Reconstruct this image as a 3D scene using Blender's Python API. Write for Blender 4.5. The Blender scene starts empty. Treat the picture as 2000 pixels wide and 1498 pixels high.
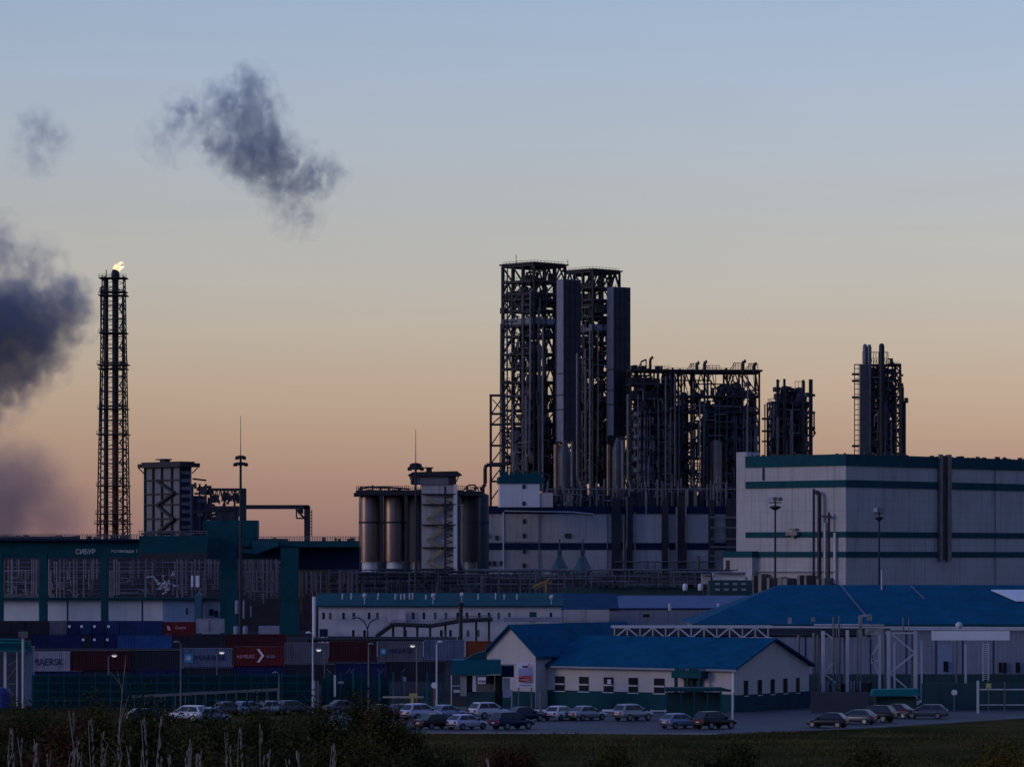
import bpy, bmesh, math, random
import numpy as np
from mathutils import Vector, Matrix
random.seed(7)
rng = np.random.default_rng(11)
SC = bpy.context.scene
COL = SC.collection
F = 7200.0          # focal length in photo pixels (2000 px wide frame)
HC = 17.5           # camera height above the yard
HOR = 1090.0        # photo row of the horizon

def X(px, s): return (px - 1000.0) / s
def Z(py, s): return HC + (HOR - py) / s
def at(px, py, s): return Vector((X(px, s), F / s, Z(py, s)))

# ------------------------------------------------------------------ materials
def L(r, g, b):
    f = lambda c: ((c/255+.055)/1.055)**2.4 if c > 10 else c/255/12.92
    return (f(r), f(g), f(b))
MATS = {}
def M(name, col, rough=.65, metal=0.0, var=.18, scale=.35, streak=.15, bump=0.0, emit=None, estr=0.0, rib=0.0, spec=.5, panel=0):
    if name in MATS: return MATS[name]
    m = bpy.data.materials.new(name); m.use_nodes = True
    nt = m.node_tree; N = nt.nodes; K = nt.links
    b = N['Principled BSDF']
    b.inputs['Roughness'].default_value = rough
    b.inputs['Metallic'].default_value = metal
    b.inputs['Specular IOR Level'].default_value = spec
    tc = N.new('ShaderNodeTexCoord')
    n1 = N.new('ShaderNodeTexNoise'); n1.inputs['Scale'].default_value = scale; n1.inputs['Detail'].default_value = 5
    K.new(tc.outputs['Object'], n1.inputs['Vector'])
    mp = N.new('ShaderNodeMapping'); mp.inputs['Scale'].default_value = (1.3, 1.3, .07)
    K.new(tc.outputs['Object'], mp.inputs['Vector'])
    n2 = N.new('ShaderNodeTexNoise'); n2.inputs['Scale'].default_value = 1.0; n2.inputs['Detail'].default_value = 4
    K.new(mp.outputs[0], n2.inputs['Vector'])
    r1 = N.new('ShaderNodeMapRange'); r1.inputs[1].default_value = .3; r1.inputs[2].default_value = .7
    r1.inputs[3].default_value = 1-var; r1.inputs[4].default_value = 1+var
    K.new(n1.outputs[0], r1.inputs[0])
    r2 = N.new('ShaderNodeMapRange'); r2.inputs[1].default_value = .5; r2.inputs[2].default_value = .75
    r2.inputs[3].default_value = 1.0; r2.inputs[4].default_value = 1-streak
    K.new(n2.outputs[0], r2.inputs[0])
    mu = N.new('ShaderNodeMath'); mu.operation = 'MULTIPLY'
    K.new(r1.outputs[0], mu.inputs[0]); K.new(r2.outputs[0], mu.inputs[1])
    if panel:                                            # horizontal sheet joints
        sx = N.new('ShaderNodeSeparateXYZ'); K.new(tc.outputs['Object'], sx.inputs[0])
        fr_ = N.new('ShaderNodeMath'); fr_.operation = 'PINGPONG'; fr_.inputs[1].default_value = panel/2; K.new(sx.outputs['Z'], fr_.inputs[0])
        lt = N.new('ShaderNodeMapRange'); lt.inputs[1].default_value = .06; lt.inputs[2].default_value = .14; lt.inputs[3].default_value = .88; lt.inputs[4].default_value = 1; K.new(fr_.outputs[0], lt.inputs[0])
        m2 = N.new('ShaderNodeMath'); m2.operation = 'MULTIPLY'; K.new(mu.outputs[0], m2.inputs[0]); K.new(lt.outputs[0], m2.inputs[1]); mu = m2
    mx = N.new('ShaderNodeMix'); mx.data_type = 'RGBA'; mx.blend_type = 'MULTIPLY'; mx.inputs[0].default_value = 1
    mx.inputs[6].default_value = (*col, 1)
    K.new(mu.outputs[0], mx.inputs[7])
    K.new(mx.outputs[2], b.inputs['Base Color'])
    if bump or rib:
        bp = N.new('ShaderNodeBump'); bp.inputs['Strength'].default_value = max(bump, rib); bp.inputs['Distance'].default_value = .05
        if rib:
            w = N.new('ShaderNodeTexWave'); w.inputs['Scale'].default_value = 1.1; w.wave_profile = 'SIN'; w.bands_direction = 'DIAGONAL'
            mp2 = N.new('ShaderNodeMapping'); mp2.inputs['Scale'].default_value = (1, 1, 0)
            K.new(tc.outputs['Object'], mp2.inputs['Vector']); K.new(mp2.outputs[0], w.inputs['Vector'])
            K.new(w.outputs['Fac'], bp.inputs['Height'])
        else:
            K.new(n1.outputs[0], bp.inputs['Height'])
        K.new(bp.outputs[0], b.inputs['Normal'])
    if emit:
        b.inputs['Emission Color'].default_value = (*emit, 1); b.inputs['Emission Strength'].default_value = estr
    MATS[name] = m
    return m

clad   = M('pale_cladding', (.44, .42, .415), .6, var=.11, scale=.09, streak=.34, rib=.25, panel=3.0)
cladb  = M('grey_blue_cladding', (.23, .25, .32), .6, var=.1, streak=.18, rib=.25)
cladg  = M('grey_cladding', (.19, .19, .21), .65, var=.12, streak=.2, rib=.2)
white  = M('white_paint', (.66, .65, .67), .5, var=.06, streak=.15)
brightw= M('bright_white_panel', (.80, .79, .80), .5, var=.05, streak=.08)
teal   = M('teal_paint', (.005, .068, .084), .75, var=.2, streak=.12, spec=.15)
tealb  = M('bright_teal_paint', (.006, .16, .175), .7, var=.12, streak=.1, spec=.15)
blueroof = M('blue_metal_roof', (.001, .078, .148), .85, var=.2, scale=.35, streak=.28, spec=.06)
navy   = M('navy_cladding', (.008, .02, .06), .7, var=.15, spec=.2)
steel  = M('dark_steel', (.021, .023, .030), .6, metal=.2, var=.25, streak=.2)
steelg = M('grey_galvanised_steel', (.16, .16, .17), .5, metal=.5, var=.2, streak=.2)
steelw = M('pale_galvanised_steel', (.56, .56, .58), .6, metal=.0, var=.12)
rustst = M('red_oxide_steel', (.105, .032, .022), .65, var=.25, streak=.25)
silver = M('silver_cladding', (.20, .14, .12), .38, metal=.9, var=.12, streak=.2)
vesselm= M('insulated_vessel', (.07, .07, .085), .5, metal=.5, var=.2, streak=.2)
shaftm = M('shaft_cladding', (.22, .22, .26), .6, var=.12, streak=.2, rib=.2)
conc   = M('concrete', (.26, .25, .25), .85, var=.18, streak=.2, bump=.1)
asph   = M('asphalt', (.060, .060, .076), .75, var=.42, scale=.10, streak=.0, bump=.1, spec=.25)
glassd = M('dark_glass', (.012, .015, .022), .12, var=.1, spec=.6)
yellow = M('yellow_paint', (.45, .33, .06), .55, var=.1)
black  = M('black_rubber', (.012, .012, .013), .7, var=.1)
interior = M('dark_backdrop', (.035, .033, .042), .8, var=.3)
lamplit = M('lit_lamp_glass', (.8, .8, .8), .4, emit=(1, .93, .86), estr=.55)

# ------------------------------------------------------------------ mesh builder
class Frame:
    """ground frame: near corner at photo column px, scale s; r runs right/back, l runs left/back"""
    def __init__(self, px, s, alpha=0.0, z=0.0, O=None):
        a = math.radians(alpha)
        self.s = s
        self.O = Vector((X(px, s), F / s, z)) if O is None else Vector(O)
        self.r = Vector((math.cos(a), math.sin(a), 0)); self.l = Vector((-math.sin(a), math.cos(a), 0))
    def p(self, a, b, z): return self.O + self.r*a + self.l*b + Vector((0, 0, z))
    def z(self, py): return Z(py, self.s) - self.O.z
    def shift(self, a, b, z=0):
        g = Frame(0, self.s); g.r = self.r; g.l = self.l; g.O = self.p(a, b, z); return g
WF = Frame(1000, 1.0); WF.O = Vector((0, 0, 0))

class MB:
    def __init__(self, fr=None):
        self.v = []; self.f = []; self.sm = []; self.fr = fr or WF; self.pc = []; self.dp = 0
    def add(self, vs, fs, smooth=False, world=False):
        n = len(self.v)
        if self.dp == 0: self.pc.append((n, len(self.f)))
        self.v += [tuple(p) for p in vs]
        self.f += [tuple(i + n for i in f) for f in fs]
        self.sm += [smooth] * len(fs)
        return self
    def box(self, a0, a1, b0, b1, z0, z1):
        P = self.fr.p
        vs = [P(a, b, z) for z in (z0, z1) for a, b in ((a0, b0), (a1, b0), (a1, b1), (a0, b1))]
        return self.add(vs, [(3,2,1,0), (4,5,6,7), (0,1,5,4), (1,2,6,5), (2,3,7,6), (3,0,4,7)])
    def pbox(self, x0, x1, y0, y1, s, d=1.0):
        """box whose front face covers photo columns x0..x1 and rows y0..y1 at scale s, d metres deep"""
        Y = F / s; a0, a1 = X(x0, s), X(x1, s); zt, zb = Z(y0, s), Z(y1, s)
        vs = [(a, b, z) for z in (zb, zt) for a, b in ((a0, Y), (a1, Y), (a1, Y+d), (a0, Y+d))]
        return self.add(vs, [(3,2,1,0), (4,5,6,7), (0,1,5,4), (1,2,6,5), (2,3,7,6), (3,0,4,7)])
    def beam(self, p, q, w, h=None, world=False):
        """square bar between two local points (or world points)"""
        h = h or w
        if not world: p = self.fr.p(*p); q = self.fr.p(*q)
        p = Vector(p); q = Vector(q); d = q - p
        if d.length < 1e-6: return self
        d.normalize()
        up = Vector((0, 0, 1)) if abs(d.z) < .95 else self.fr.l
        sd = d.cross(up).normalized(); up = sd.cross(d).normalized()
        vs = [c + sd*(i*w/2) + up*(j*h/2) for c in (p, q) for i, j in ((-1,-1), (1,-1), (1,1), (-1,1))]
        return self.add(vs, [(3,2,1,0), (4,5,6,7), (0,1,5,4), (1,2,6,5), (2,3,7,6), (3,0,4,7)])
    def tube(self, p, q, r, n=10, r2=None, world=False, caps=True):
        if not world: p = self.fr.p(*p); q = self.fr.p(*q)
        p = Vector(p); q = Vector(q); d = (q - p)
        if d.length < 1e-6: return self
        d.normalize(); r2 = r if r2 is None else r2
        up = Vector((0, 0, 1)) if abs(d.z) < .95 else Vector((1, 0, 0))
        sd = d.cross(up).normalized(); up = sd.cross(d).normalized()
        if self.dp == 0: self.pc.append((len(self.v), len(self.f)))
        self.dp += 1
        ring = lambda c, R: [c + sd*(R*math.cos(t*2*math.pi/n)) + up*(R*math.sin(t*2*math.pi/n)) for t in range(n)]
        self.add(ring(p, r) + ring(q, r2), [(i, (i+1) % n, n+(i+1) % n, n+i) for i in range(n)], True)
        if caps:
            self.add(ring(p, r), [tuple(range(n))[::-1]]); self.add(ring(q, r2), [tuple(range(n))])
        self.dp -= 1
        return self
    def path(self, pts, r, n=8, world=False):
        if self.dp == 0: self.pc.append((len(self.v), len(self.f)))
        self.dp += 1
        for i in range(len(pts)-1): self.tube(pts[i], pts[i+1], r, n, world=world)
        self.dp -= 1
        return self
    def lathe(self, c, prof, n=20, world=False):
        """vertical lathe: prof = [(radius, z), ...] about local point c"""
        c = Vector(c) if world else self.fr.p(*c)
        if self.dp == 0: self.pc.append((len(self.v), len(self.f)))
        self.dp += 1
        vs = []
        for R, z in prof:
            vs += [c + Vector((R*math.cos(t*2*math.pi/n), R*math.sin(t*2*math.pi/n), z)) for t in range(n)]
        fs = []
        for k in range(len(prof)-1):
            for i in range(n):
                fs.append((k*n+i, k*n+(i+1) % n, (k+1)*n+(i+1) % n, (k+1)*n+i))
        self.add(vs, fs, True)
        m = len(prof)-1
        self.add([vs[i] for i in range(n)], [tuple(range(n))[::-1]]); self.add([vs[m*n+i] for i in range(n)], [tuple(range(n))])
        self.dp -= 1
        return self
    def poly(self, pts, off):
        """flat outline (local points) thickened by the world vector off"""
        ps = [self.fr.p(*p) for p in pts]; n = len(ps); off = Vector(off)
        return self.add(ps + [p + off for p in ps],
                        [tuple(range(n))[::-1], tuple(range(n, 2*n))] + [(i, (i+1) % n, n+(i+1) % n, n+i) for i in range(n)])
    def each(self, name, mat, parent, limit=100):
        """every piece as a part of its own; past the limit the smallest ones become one mass"""
        P = []
        for i, (v0, f0) in enumerate(self.pc):
            v1, f1 = self.pc[i+1] if i+1 < len(self.pc) else (len(self.v), len(self.f))
            V = np.array(self.v[v0:v1]); P.append((float(np.prod(np.sort(V.max(0)-V.min(0))[1:])), v0, v1, f0, f1))
        P.sort(key=lambda q: -q[0])
        rest = MB(self.fr)
        for k, (_, v0, v1, f0, f1) in enumerate(P):
            m = MB(self.fr) if k < limit or len(P) <= limit else rest
            n = len(m.v); m.v += self.v[v0:v1]; m.f += [tuple(i-v0+n for i in f) for f in self.f[f0:f1]]; m.sm += self.sm[f0:f1]
            if m is not rest: m.build(name, mat, parent)
        if rest.v: rest.build(name, mat, parent)['kind'] = 'stuff'
    def build(self, name, mat, parent=None, label=None):
        base = parent['_o'] if parent is not None and '_o' in parent else (0, 0, 0)
        me = bpy.data.meshes.new(name)
        if self.v:
            A = np.array(self.v, dtype=float) - np.array(base)
            me.from_pydata(A.tolist(), [], self.f)
            me.polygons.foreach_set('use_smooth', self.sm)
        me.materials.append(mat)
        bm = bmesh.new(); bm.from_mesh(me); bmesh.ops.recalc_face_normals(bm, faces=bm.faces); bm.to_mesh(me); bm.free()
        o = bpy.data.objects.new(name, me); COL.objects.link(o)
        if parent is not None:
            o.parent = parent; o['_o'] = base
        if label: o['label'] = label
        return o

ROOTS = []
def thing(name, label, cat, loc, group=None):
    o = bpy.data.objects.new(name, None); COL.objects.link(o)
    o.empty_display_size = .5
    o.location = loc; o['_o'] = tuple(loc)
    o['label'] = label; o['category'] = cat
    if group: o['group'] = group
    ROOTS.append(o)
    return o
def single(mb, name, mat, label, cat, group=None, loc=(0, 0, 0)):
    """a thing that is one mesh"""
    me_o = mb.build(name, mat)
    loc = Vector(loc)
    if loc.length:
        me_o.data.transform(Matrix.Translation(-loc)); me_o.location = loc
    me_o['label'] = label; me_o['category'] = cat
    if group: me_o['group'] = group
    return me_o
def struct(o, kind='structure'):
    o['kind'] = kind; return o
def copy_thing(root, loc=None, rotz=None, scale=None, label=None, group=None):
    def rec(o, par):
        c = o.copy(); COL.objects.link(c); c.parent = par
        for ch in list(o.children): rec(ch, c)
        return c
    c = rec(root, None)
    if loc is not None: c.location = loc
    if rotz is not None: c.rotation_euler = (0, 0, rotz)
    if scale is not None: c.scale = scale if hasattr(scale, '__len__') else (scale,)*3
    if label: c['label'] = label
    if group: c['group'] = group
    return c
def text_mesh(body, name, mat, parent, fr, a0, a1, z0, height=None, off=.03, b=0.0):
    """lettering standing on the face b of a frame, from a0 to a1, base at z0"""
    cu = bpy.data.curves.new('lettering', 'FONT'); cu.body = body; cu.extrude = .012
    cu.resolution_u = 3
    t = bpy.data.objects.new('lettering', cu); COL.objects.link(t)
    me = bpy.data.meshes.new_from_object(t.evaluated_get(bpy.context.evaluated_depsgraph_get()))
    bpy.data.objects.remove(t); bpy.data.curves.remove(cu)
    n = len(me.vertices); co = np.zeros(n*3); me.vertices.foreach_get('co', co); co = co.reshape(-1, 3)
    mn, mxx = co.min(0), co.max(0)
    sx = (a1-a0)/(mxx[0]-mn[0]); sy = (height/(mxx[1]-mn[1])) if height else sx
    base = np.array(parent['_o']) if '_o' in parent else np.zeros(3)
    out = []
    for c in co:
        p = fr.p(a0 + (c[0]-mn[0])*sx, b - off - c[2], z0 + (c[1]-mn[1])*sy)
        out.append(np.array(p) - base)
    me.vertices.foreach_set('co', np.array(out).ravel()); me.update()
    me.materials.clear(); me.materials.append(mat)
    o = bpy.data.objects.new(name, me); COL.objects.link(o); o.parent = parent; o['_o'] = tuple(base)
    return o
# ------------------------------------------------------------------ camera, sky, light
cam = bpy.data.cameras.new('camera'); cam.sensor_width = 36; cam.lens = 36*F/2000
cam.shift_y = (HOR-749)/2000; cam.clip_start = 1; cam.clip_end = 40000
co_ = bpy.data.objects.new('camera', cam); COL.objects.link(co_)
co_.location = (0, 0, HC); co_.rotation_euler = (math.pi/2, 0, 0); SC.camera = co_
SC.view_settings.view_transform = 'Standard'; SC.view_settings.look = 'None'
SC.view_settings.exposure = 0; SC.view_settings.gamma = 1
SC.cycles.max_bounces = 5; SC.cycles.diffuse_bounces = 3; SC.cycles.glossy_bounces = 2
SC.cycles.volume_bounces = 0; SC.cycles.volume_max_steps = 700; SC.cycles.volume_step_rate = .3
try:
    SC.cycles.use_denoising = True
except Exception: pass

w = bpy.data.worlds.new('World'); SC.world = w; w.use_nodes = True
nt = w.node_tree; N = nt.nodes; K = nt.links
bg = N['Background']
tc = N.new('ShaderNodeTexCoord'); sp = N.new('ShaderNodeSeparateXYZ'); K.new(tc.outputs['Generated'], sp.inputs[0])
def mapr(src, a, b, c, d):
    n = N.new('ShaderNodeMapRange'); n.inputs[1].default_value = a; n.inputs[2].default_value = b
    n.inputs[3].default_value = c; n.inputs[4].default_value = d; K.new(src, n.inputs[0]); return n.outputs[0]
def ramp(src, stops):
    n = N.new('ShaderNodeValToRGB'); e = n.color_ramp.elements
    while len(e) > 1: e.remove(e[-1])
    for i, (p, c) in enumerate(stops):
        x = e[0] if i == 0 else e.new(p)
        x.position = p; x.color = (*L(*c), 1)
    K.new(src, n.inputs[0]); return n.outputs[0]
def mixc(a, b, fac=None, mode='MIX', f=1.0):
    n = N.new('ShaderNodeMix'); n.data_type = 'RGBA'; n.blend_type = mode; n.inputs[0].default_value = f
    if fac is not None: K.new(fac, n.inputs[0])
    K.new(a, n.inputs[6]); K.new(b, n.inputs[7]); return n.outputs[2]
zz = sp.outputs['Z']
u = mapr(zz, -.02, .20, 0, 1)
pz = lambda z: (z+.02)/.22
front = ramp(u, [(0, (74, 64, 70)), (pz(0), (139, 108, 107)), (pz(.007), (151, 118, 113)), (pz(.019), (167, 134, 121)), (pz(.033), (180, 152, 133)),
                 (pz(.047), (187, 166, 147)), (pz(.061), (188, 176, 162)), (pz(.075), (186, 182, 175)), (pz(.089), (181, 182, 181)),
                 (pz(.11), (174, 183, 194)), (pz(.13), (167, 182, 202)), (pz(.151), (158, 178, 204)), (1, (146, 168, 206))])
back = ramp(u, [(0, (33, 37, 50)), (.1, (101, 104, 126)), (.45, (129, 138, 173)), (1, (120, 142, 198))])
side = mapr(sp.outputs['X'], -.9, .9, 1.45, .36)
cs = N.new('ShaderNodeCombineXYZ')
for i in range(3): K.new(side, cs.inputs[i])
back = mixc(back, cs.outputs[0], mode='MULTIPLY')
facing = mapr(sp.outputs['Y'], -.35, .8, 0, 1)
sky = mixc(back, front, facing)
lr = mapr(sp.outputs['X'], -.16, .16, .93, 1.06)
cb = N.new('ShaderNodeCombineXYZ')
for i in range(3): K.new(lr, cb.inputs[i])
sky = mixc(sky, cb.outputs[0], mode='MULTIPLY')
zen = ramp(mapr(zz, .15, .9, 0, 1), [(0, (255, 255, 255)), (.5, (206, 215, 238)), (1, (178, 192, 232))])
sky = mixc(sky, zen, mode='MULTIPLY')
# thin uneven veil of high haze
mpn = N.new('ShaderNodeMapping'); mpn.inputs['Scale'].default_value = (5, 5, 42); K.new(tc.outputs['Generated'], mpn.inputs['Vector'])
nn = N.new('ShaderNodeTexNoise'); nn.inputs['Scale'].default_value = 1.6; nn.inputs['Detail'].default_value = 6; nn.inputs['Roughness'].default_value = .62; nn.inputs['Distortion'].default_value = .6; K.new(mpn.outputs[0], nn.inputs['Vector'])
veil = mapr(nn.outputs[0], .3, .7, .982, 1.018); cv = N.new('ShaderNodeCombineXYZ')
for i in range(3): K.new(veil, cv.inputs[i])
sky = mixc(sky, cv.outputs[0], mode='MULTIPLY')
ns = N.new('ShaderNodeTexSky'); ns.sky_type = 'NISHITA'; ns.sun_disc = False
ns.sun_elevation = math.radians(4); ns.sun_rotation = math.radians(-75)
dim = N.new('ShaderNodeVectorMath'); dim.operation = 'SCALE'; dim.inputs['Scale'].default_value = .004
K.new(ns.outputs[0], dim.inputs[0])
sky = mixc(sky, dim.outputs[0], mode='ADD')
K.new(sky, bg.inputs['Color']); bg.inputs['Strength'].default_value = 1.0

sun = bpy.data.lights.new('sun', 'SUN'); sun.energy = .44; sun.angle = math.radians(18); sun.color = (1, .80, .74)
so = bpy.data.objects.new('sun', sun); COL.objects.link(so)
so.rotation_euler = Vector((.90, .42, -.22)).to_track_quat('-Z', 'Y').to_euler()

# ------------------------------------------------------------------ ground
def gz(x, y):
    """terrain height: the camera stands on a bank that runs down to the car park"""
    y = np.asarray(y, float); x = np.asarray(x, float)
    bank = np.clip(15.55 - .0508*y, 0, None)
    k = 1.2
    bank = np.where(y > 285, np.where(y < 325, (325-y)**2/40*.0508*.5*1.0, 0), bank)
    bank = np.where(y < 0, 15.55, bank)
    left = np.clip((-x - 1) / 10, 0, 1) * np.clip((150-y)/70, 0, 1) * np.clip(y/15, 0, 1)
    wob = .10*np.sin(x*.7+y*.13)+.08*np.sin(x*.31-y*.21+1)
    return bank + .35*left + wob*np.clip((330-y)/60, 0, 1)
xs = np.unique(np.concatenate([np.arange(-60, 60.1, 1.5), np.arange(-200, 200, 10), np.array([-9000, -4000, -2000, -1000, -600, -400, 400, 600, 1000, 2000, 4000, 9000])]))
ys = np.unique(np.concatenate([np.array([-300, -100, -30]), np.arange(0, 340, 3.), np.arange(340, 1000, 40.), np.array([1200, 2000, 4000, 8000, 16000])]))
GX, GY = np.meshgrid(xs, ys); GZ = gz(GX, GY)
nx, ny = len(xs), len(ys)
gm = MB(); gm.v = np.stack([GX.ravel(), GY.ravel(), GZ.ravel()], 1).tolist()
gm.f = [(j*nx+i, j*nx+i+1, (j+1)*nx+i+1, (j+1)*nx+i) for j in range(ny-1) for i in range(nx-1)]; gm.sm = [True]*len(gm.f)
mg = bpy.data.materials.new('grassy_ground'); mg.use_nodes = True
n_ = mg.node_tree.nodes; k_ = mg.node_tree.links; b_ = n_['Principled BSDF']; b_.inputs['Roughness'].default_value = 1; b_.inputs['Specular IOR Level'].default_value = .0
t_ = n_.new('ShaderNodeTexCoord'); no_ = n_.new('ShaderNodeTexNoise'); no_.inputs['Scale'].default_value = .09; no_.inputs['Detail'].default_value = 8
k_.new(t_.outputs['Object'], no_.inputs['Vector'])
cr_ = n_.new('ShaderNodeValToRGB'); e_ = cr_.color_ramp.elements
e_[0].position = .3; e_[0].color = (.020, .022, .007, 1); e_[1].position = .7; e_[1].color = (.098, .070, .026, 1)
x_ = e_.new(.5); x_.color = (.046, .044, .016, 1)
k_.new(no_.outputs[0], cr_.inputs[0])
s_ = n_.new('ShaderNodeSeparateXYZ'); k_.new(t_.outputs['Object'], s_.inputs[0])
m_ = n_.new('ShaderNodeMapRange'); m_.inputs[1].default_value = 420; m_.inputs[2].default_value = 470; k_.new(s_.outputs['Y'], m_.inputs[0])
mm_ = n_.new('ShaderNodeMix'); mm_.data_type = 'RGBA'; mm_.inputs[7].default_value = (.05, .047, .05, 1)
k_.new(m_.outputs[0], mm_.inputs[0]); k_.new(cr_.outputs[0], mm_.inputs[6]); k_.new(mm_.outputs[2], b_.inputs['Base Color'])
struct(gm.build('ground', mg))

def sheet(name, pts, z, mat):
    mb = MB(); mb.add([(x, y, z) for x, y in pts], [tuple(range(len(pts)))]); return struct(mb.build(name, mat))
def gp(px, py):     # photo point on the flat yard
    s = (py-HOR)/HC; return (X(px, s), F/s)
sheet('parking_lot', [gp(640, 1428), gp(830, 1431), gp(1400, 1433), gp(1700, 1421), gp(2040, 1399), gp(2060, 1378), gp(1560, 1378), gp(1000, 1380), gp(640, 1378)], .005, asph)

# concrete kerb along the grass edge of the car park
kp = [gp(648, 1430), gp(830, 1432), gp(1400, 1434), gp(1700, 1422), gp(2040, 1400)]
kb = MB()
for (x0, y0), (x1, y1) in zip(kp[:-1], kp[1:]): kb.beam((x0, y0, .06), (x1, y1, .06), .18, .14)
struct(kb.build('kerb', conc))
# ------------------------------------------------------------------ steel process structures
def part_copy(o, d):
    c = o.copy(); COL.objects.link(c); c.location = o.location + Vector(d); return c

def steel_tower(t, fr, A, B, zs, apos, bpos, cw=.55, bw=.5, brace=.30, seed=0, dens=1.0, ztop=None, skip_col=(), mat=steel, fill=1.0, rails=True, front_only=False):
    """columns at apos x bpos, decks at zs, braces in the bays, small plant on the decks"""
    R = random.Random(seed); ztop = ztop or zs[-1]
    # columns: one mesh per column
    for a in apos:
        for b in bpos:
            if (a, b) in skip_col: continue
            MB(fr).box(a-cw/2, a+cw/2, b-cw/2, b+cw/2, 0, ztop).build('column', mat, t)
    for z in zs:                                             # decks and their edge beams
        m = MB(fr)
        for a in apos: m.beam((a, 0, z), (a, B, z), bw, bw*1.2)
        for b in bpos: m.beam((0, b, z), (A, b, z), bw, bw*1.2)
        m.box(0, A, 0, B, z+.3, z+.42)
        m.build('floor_deck', mat, t)
    br = MB(fr); zz_ = [0] + list(zs)
    def bay(p0, p1, z0, z1):
        k = R.random()
        P = lambda q, z: (q[0], q[1], z)
        if k < .18: return
        if k < .45: br.beam(P(p0, z0), P(p1, z1), brace)
        elif k < .70: br.beam(P(p1, z0), P(p0, z1), brace)
        else:
            mid = ((p0[0]+p1[0])/2, (p0[1]+p1[1])/2)
            br.beam(P(p0, z0), P(mid, z1), brace); br.beam(P(p1, z0), P(mid, z1), brace)
    for i in range(len(zz_)-1):
        z0, z1 = zz_[i], zz_[i+1]
        if z1 < 18: continue
        for b in ((0,) if front_only else (0, B)):
            for j in range(len(apos)-1):
                if R.random() < dens: bay((apos[j], b), (apos[j+1], b), z0, z1)
        for a in (0, A):
            for j in range(len(bpos)-1):
                if R.random() < dens: bay((a, bpos[j]), (a, bpos[j+1]), z0, z1)
    br.build('bracing', mat, t)
    if rails:
        for z in zs[1:]:
            hr = MB(fr)
            for h in (.55, 1.1):
                hr.beam((0, 0, z+h+.4), (A, 0, z+h+.4), .09); hr.beam((0, 0, z+h+.4), (0, B, z+h+.4), .09)
            for k in range(int(A/1.6)): hr.beam((k*1.6, 0, z+.4), (k*1.6, 0, z+1.5), .09)
            for k in range(int(B/1.6)): hr.beam((0, k*1.6, z+.4), (0, k*1.6, z+1.5), .09)
            hr.build('handrail', mat, t)
    eq = MB(fr); pi = MB(fr)                                # small plant and pipework
    for i in range(1, len(zs)-1):
        z, h = zs[i], zs[i+1]-zs[i]
        for _ in range(int(R.randint(3, 6)*fill)):
            a, b = R.uniform(.8, A-2), R.uniform(.8, B-2); wv, d, hh = R.uniform(.6, 2.2), R.uniform(.6, 2.2), R.uniform(.6, min(3.0, h*.75))
            if R.random() < .5: eq.box(a, a+wv, b, b+d, z+.42, z+.42+hh)
            else: eq.lathe((a+.7, b+.7, z+.42), [(.2, 0), (wv*.45, .25), (wv*.45, hh*.85), (.15, hh)], 10)
        for _ in range(int(R.randint(2, 4)*fill)):
            b = R.uniform(.5, B-.5); zp = z + h*R.uniform(.45, .9)
            a0 = R.uniform(0, A*.5); a1 = a0 + R.uniform(2, A*.5)
            if R.random() < .5: pi.path([(a0, b, zp), (a1, b, zp), (a1, b, z+.4)], R.uniform(.12, .28), 6)
            else:
                bb = min(B, b+3); pi.path([(a0, b, zp), (a0, bb, zp), (a0, bb, z+.4)], R.uniform(.12, .28), 6)
    for _ in range(int(7*fill)):
        a, b = R.uniform(.5, A-.5), R.uniform(.3, B-.5); i = R.randint(0, max(0, len(zs)-5)); j = min(len(zs)-1, i+R.randint(2, 6))
        pi.tube((a, b, zs[i]), (a, b, zs[j]), R.uniform(.15, .42), 8)
    if eq.v: eq.each('deck_equipment', vesselm, t)
    if pi.v: pi.each('pipework', steel, t)
    return t

def vessel(t, fr, c, r, z0, z1, mat=vesselm, legs=True, name='vessel'):
    m = MB(fr)
    h = z1-z0
    m.lathe((c[0], c[1], z0), [(r*.12, 0), (r*.35, r*.5), (r, r*1.6), (r, h-r*.7), (r*.75, h-r*.25), (r*.2, h)], 20)
    return m.build(name, mat, t)
def column_vessel(t, fr, c, r, z0, z1, mat=vesselm, name='vessel'):
    m = MB(fr); h = z1-z0
    m.lathe((c[0], c[1], z0), [(r, 0), (r, h-r*.5), (r*.7, h-r*.12), (r*.15, h)], 20)
    for k in range(1, int(h/9)):
        m.lathe((c[0], c[1], z0+k*9), [(r*1.06, 0), (r*1.06, .25)], 20)
    return m.build(name, mat, t)

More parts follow.
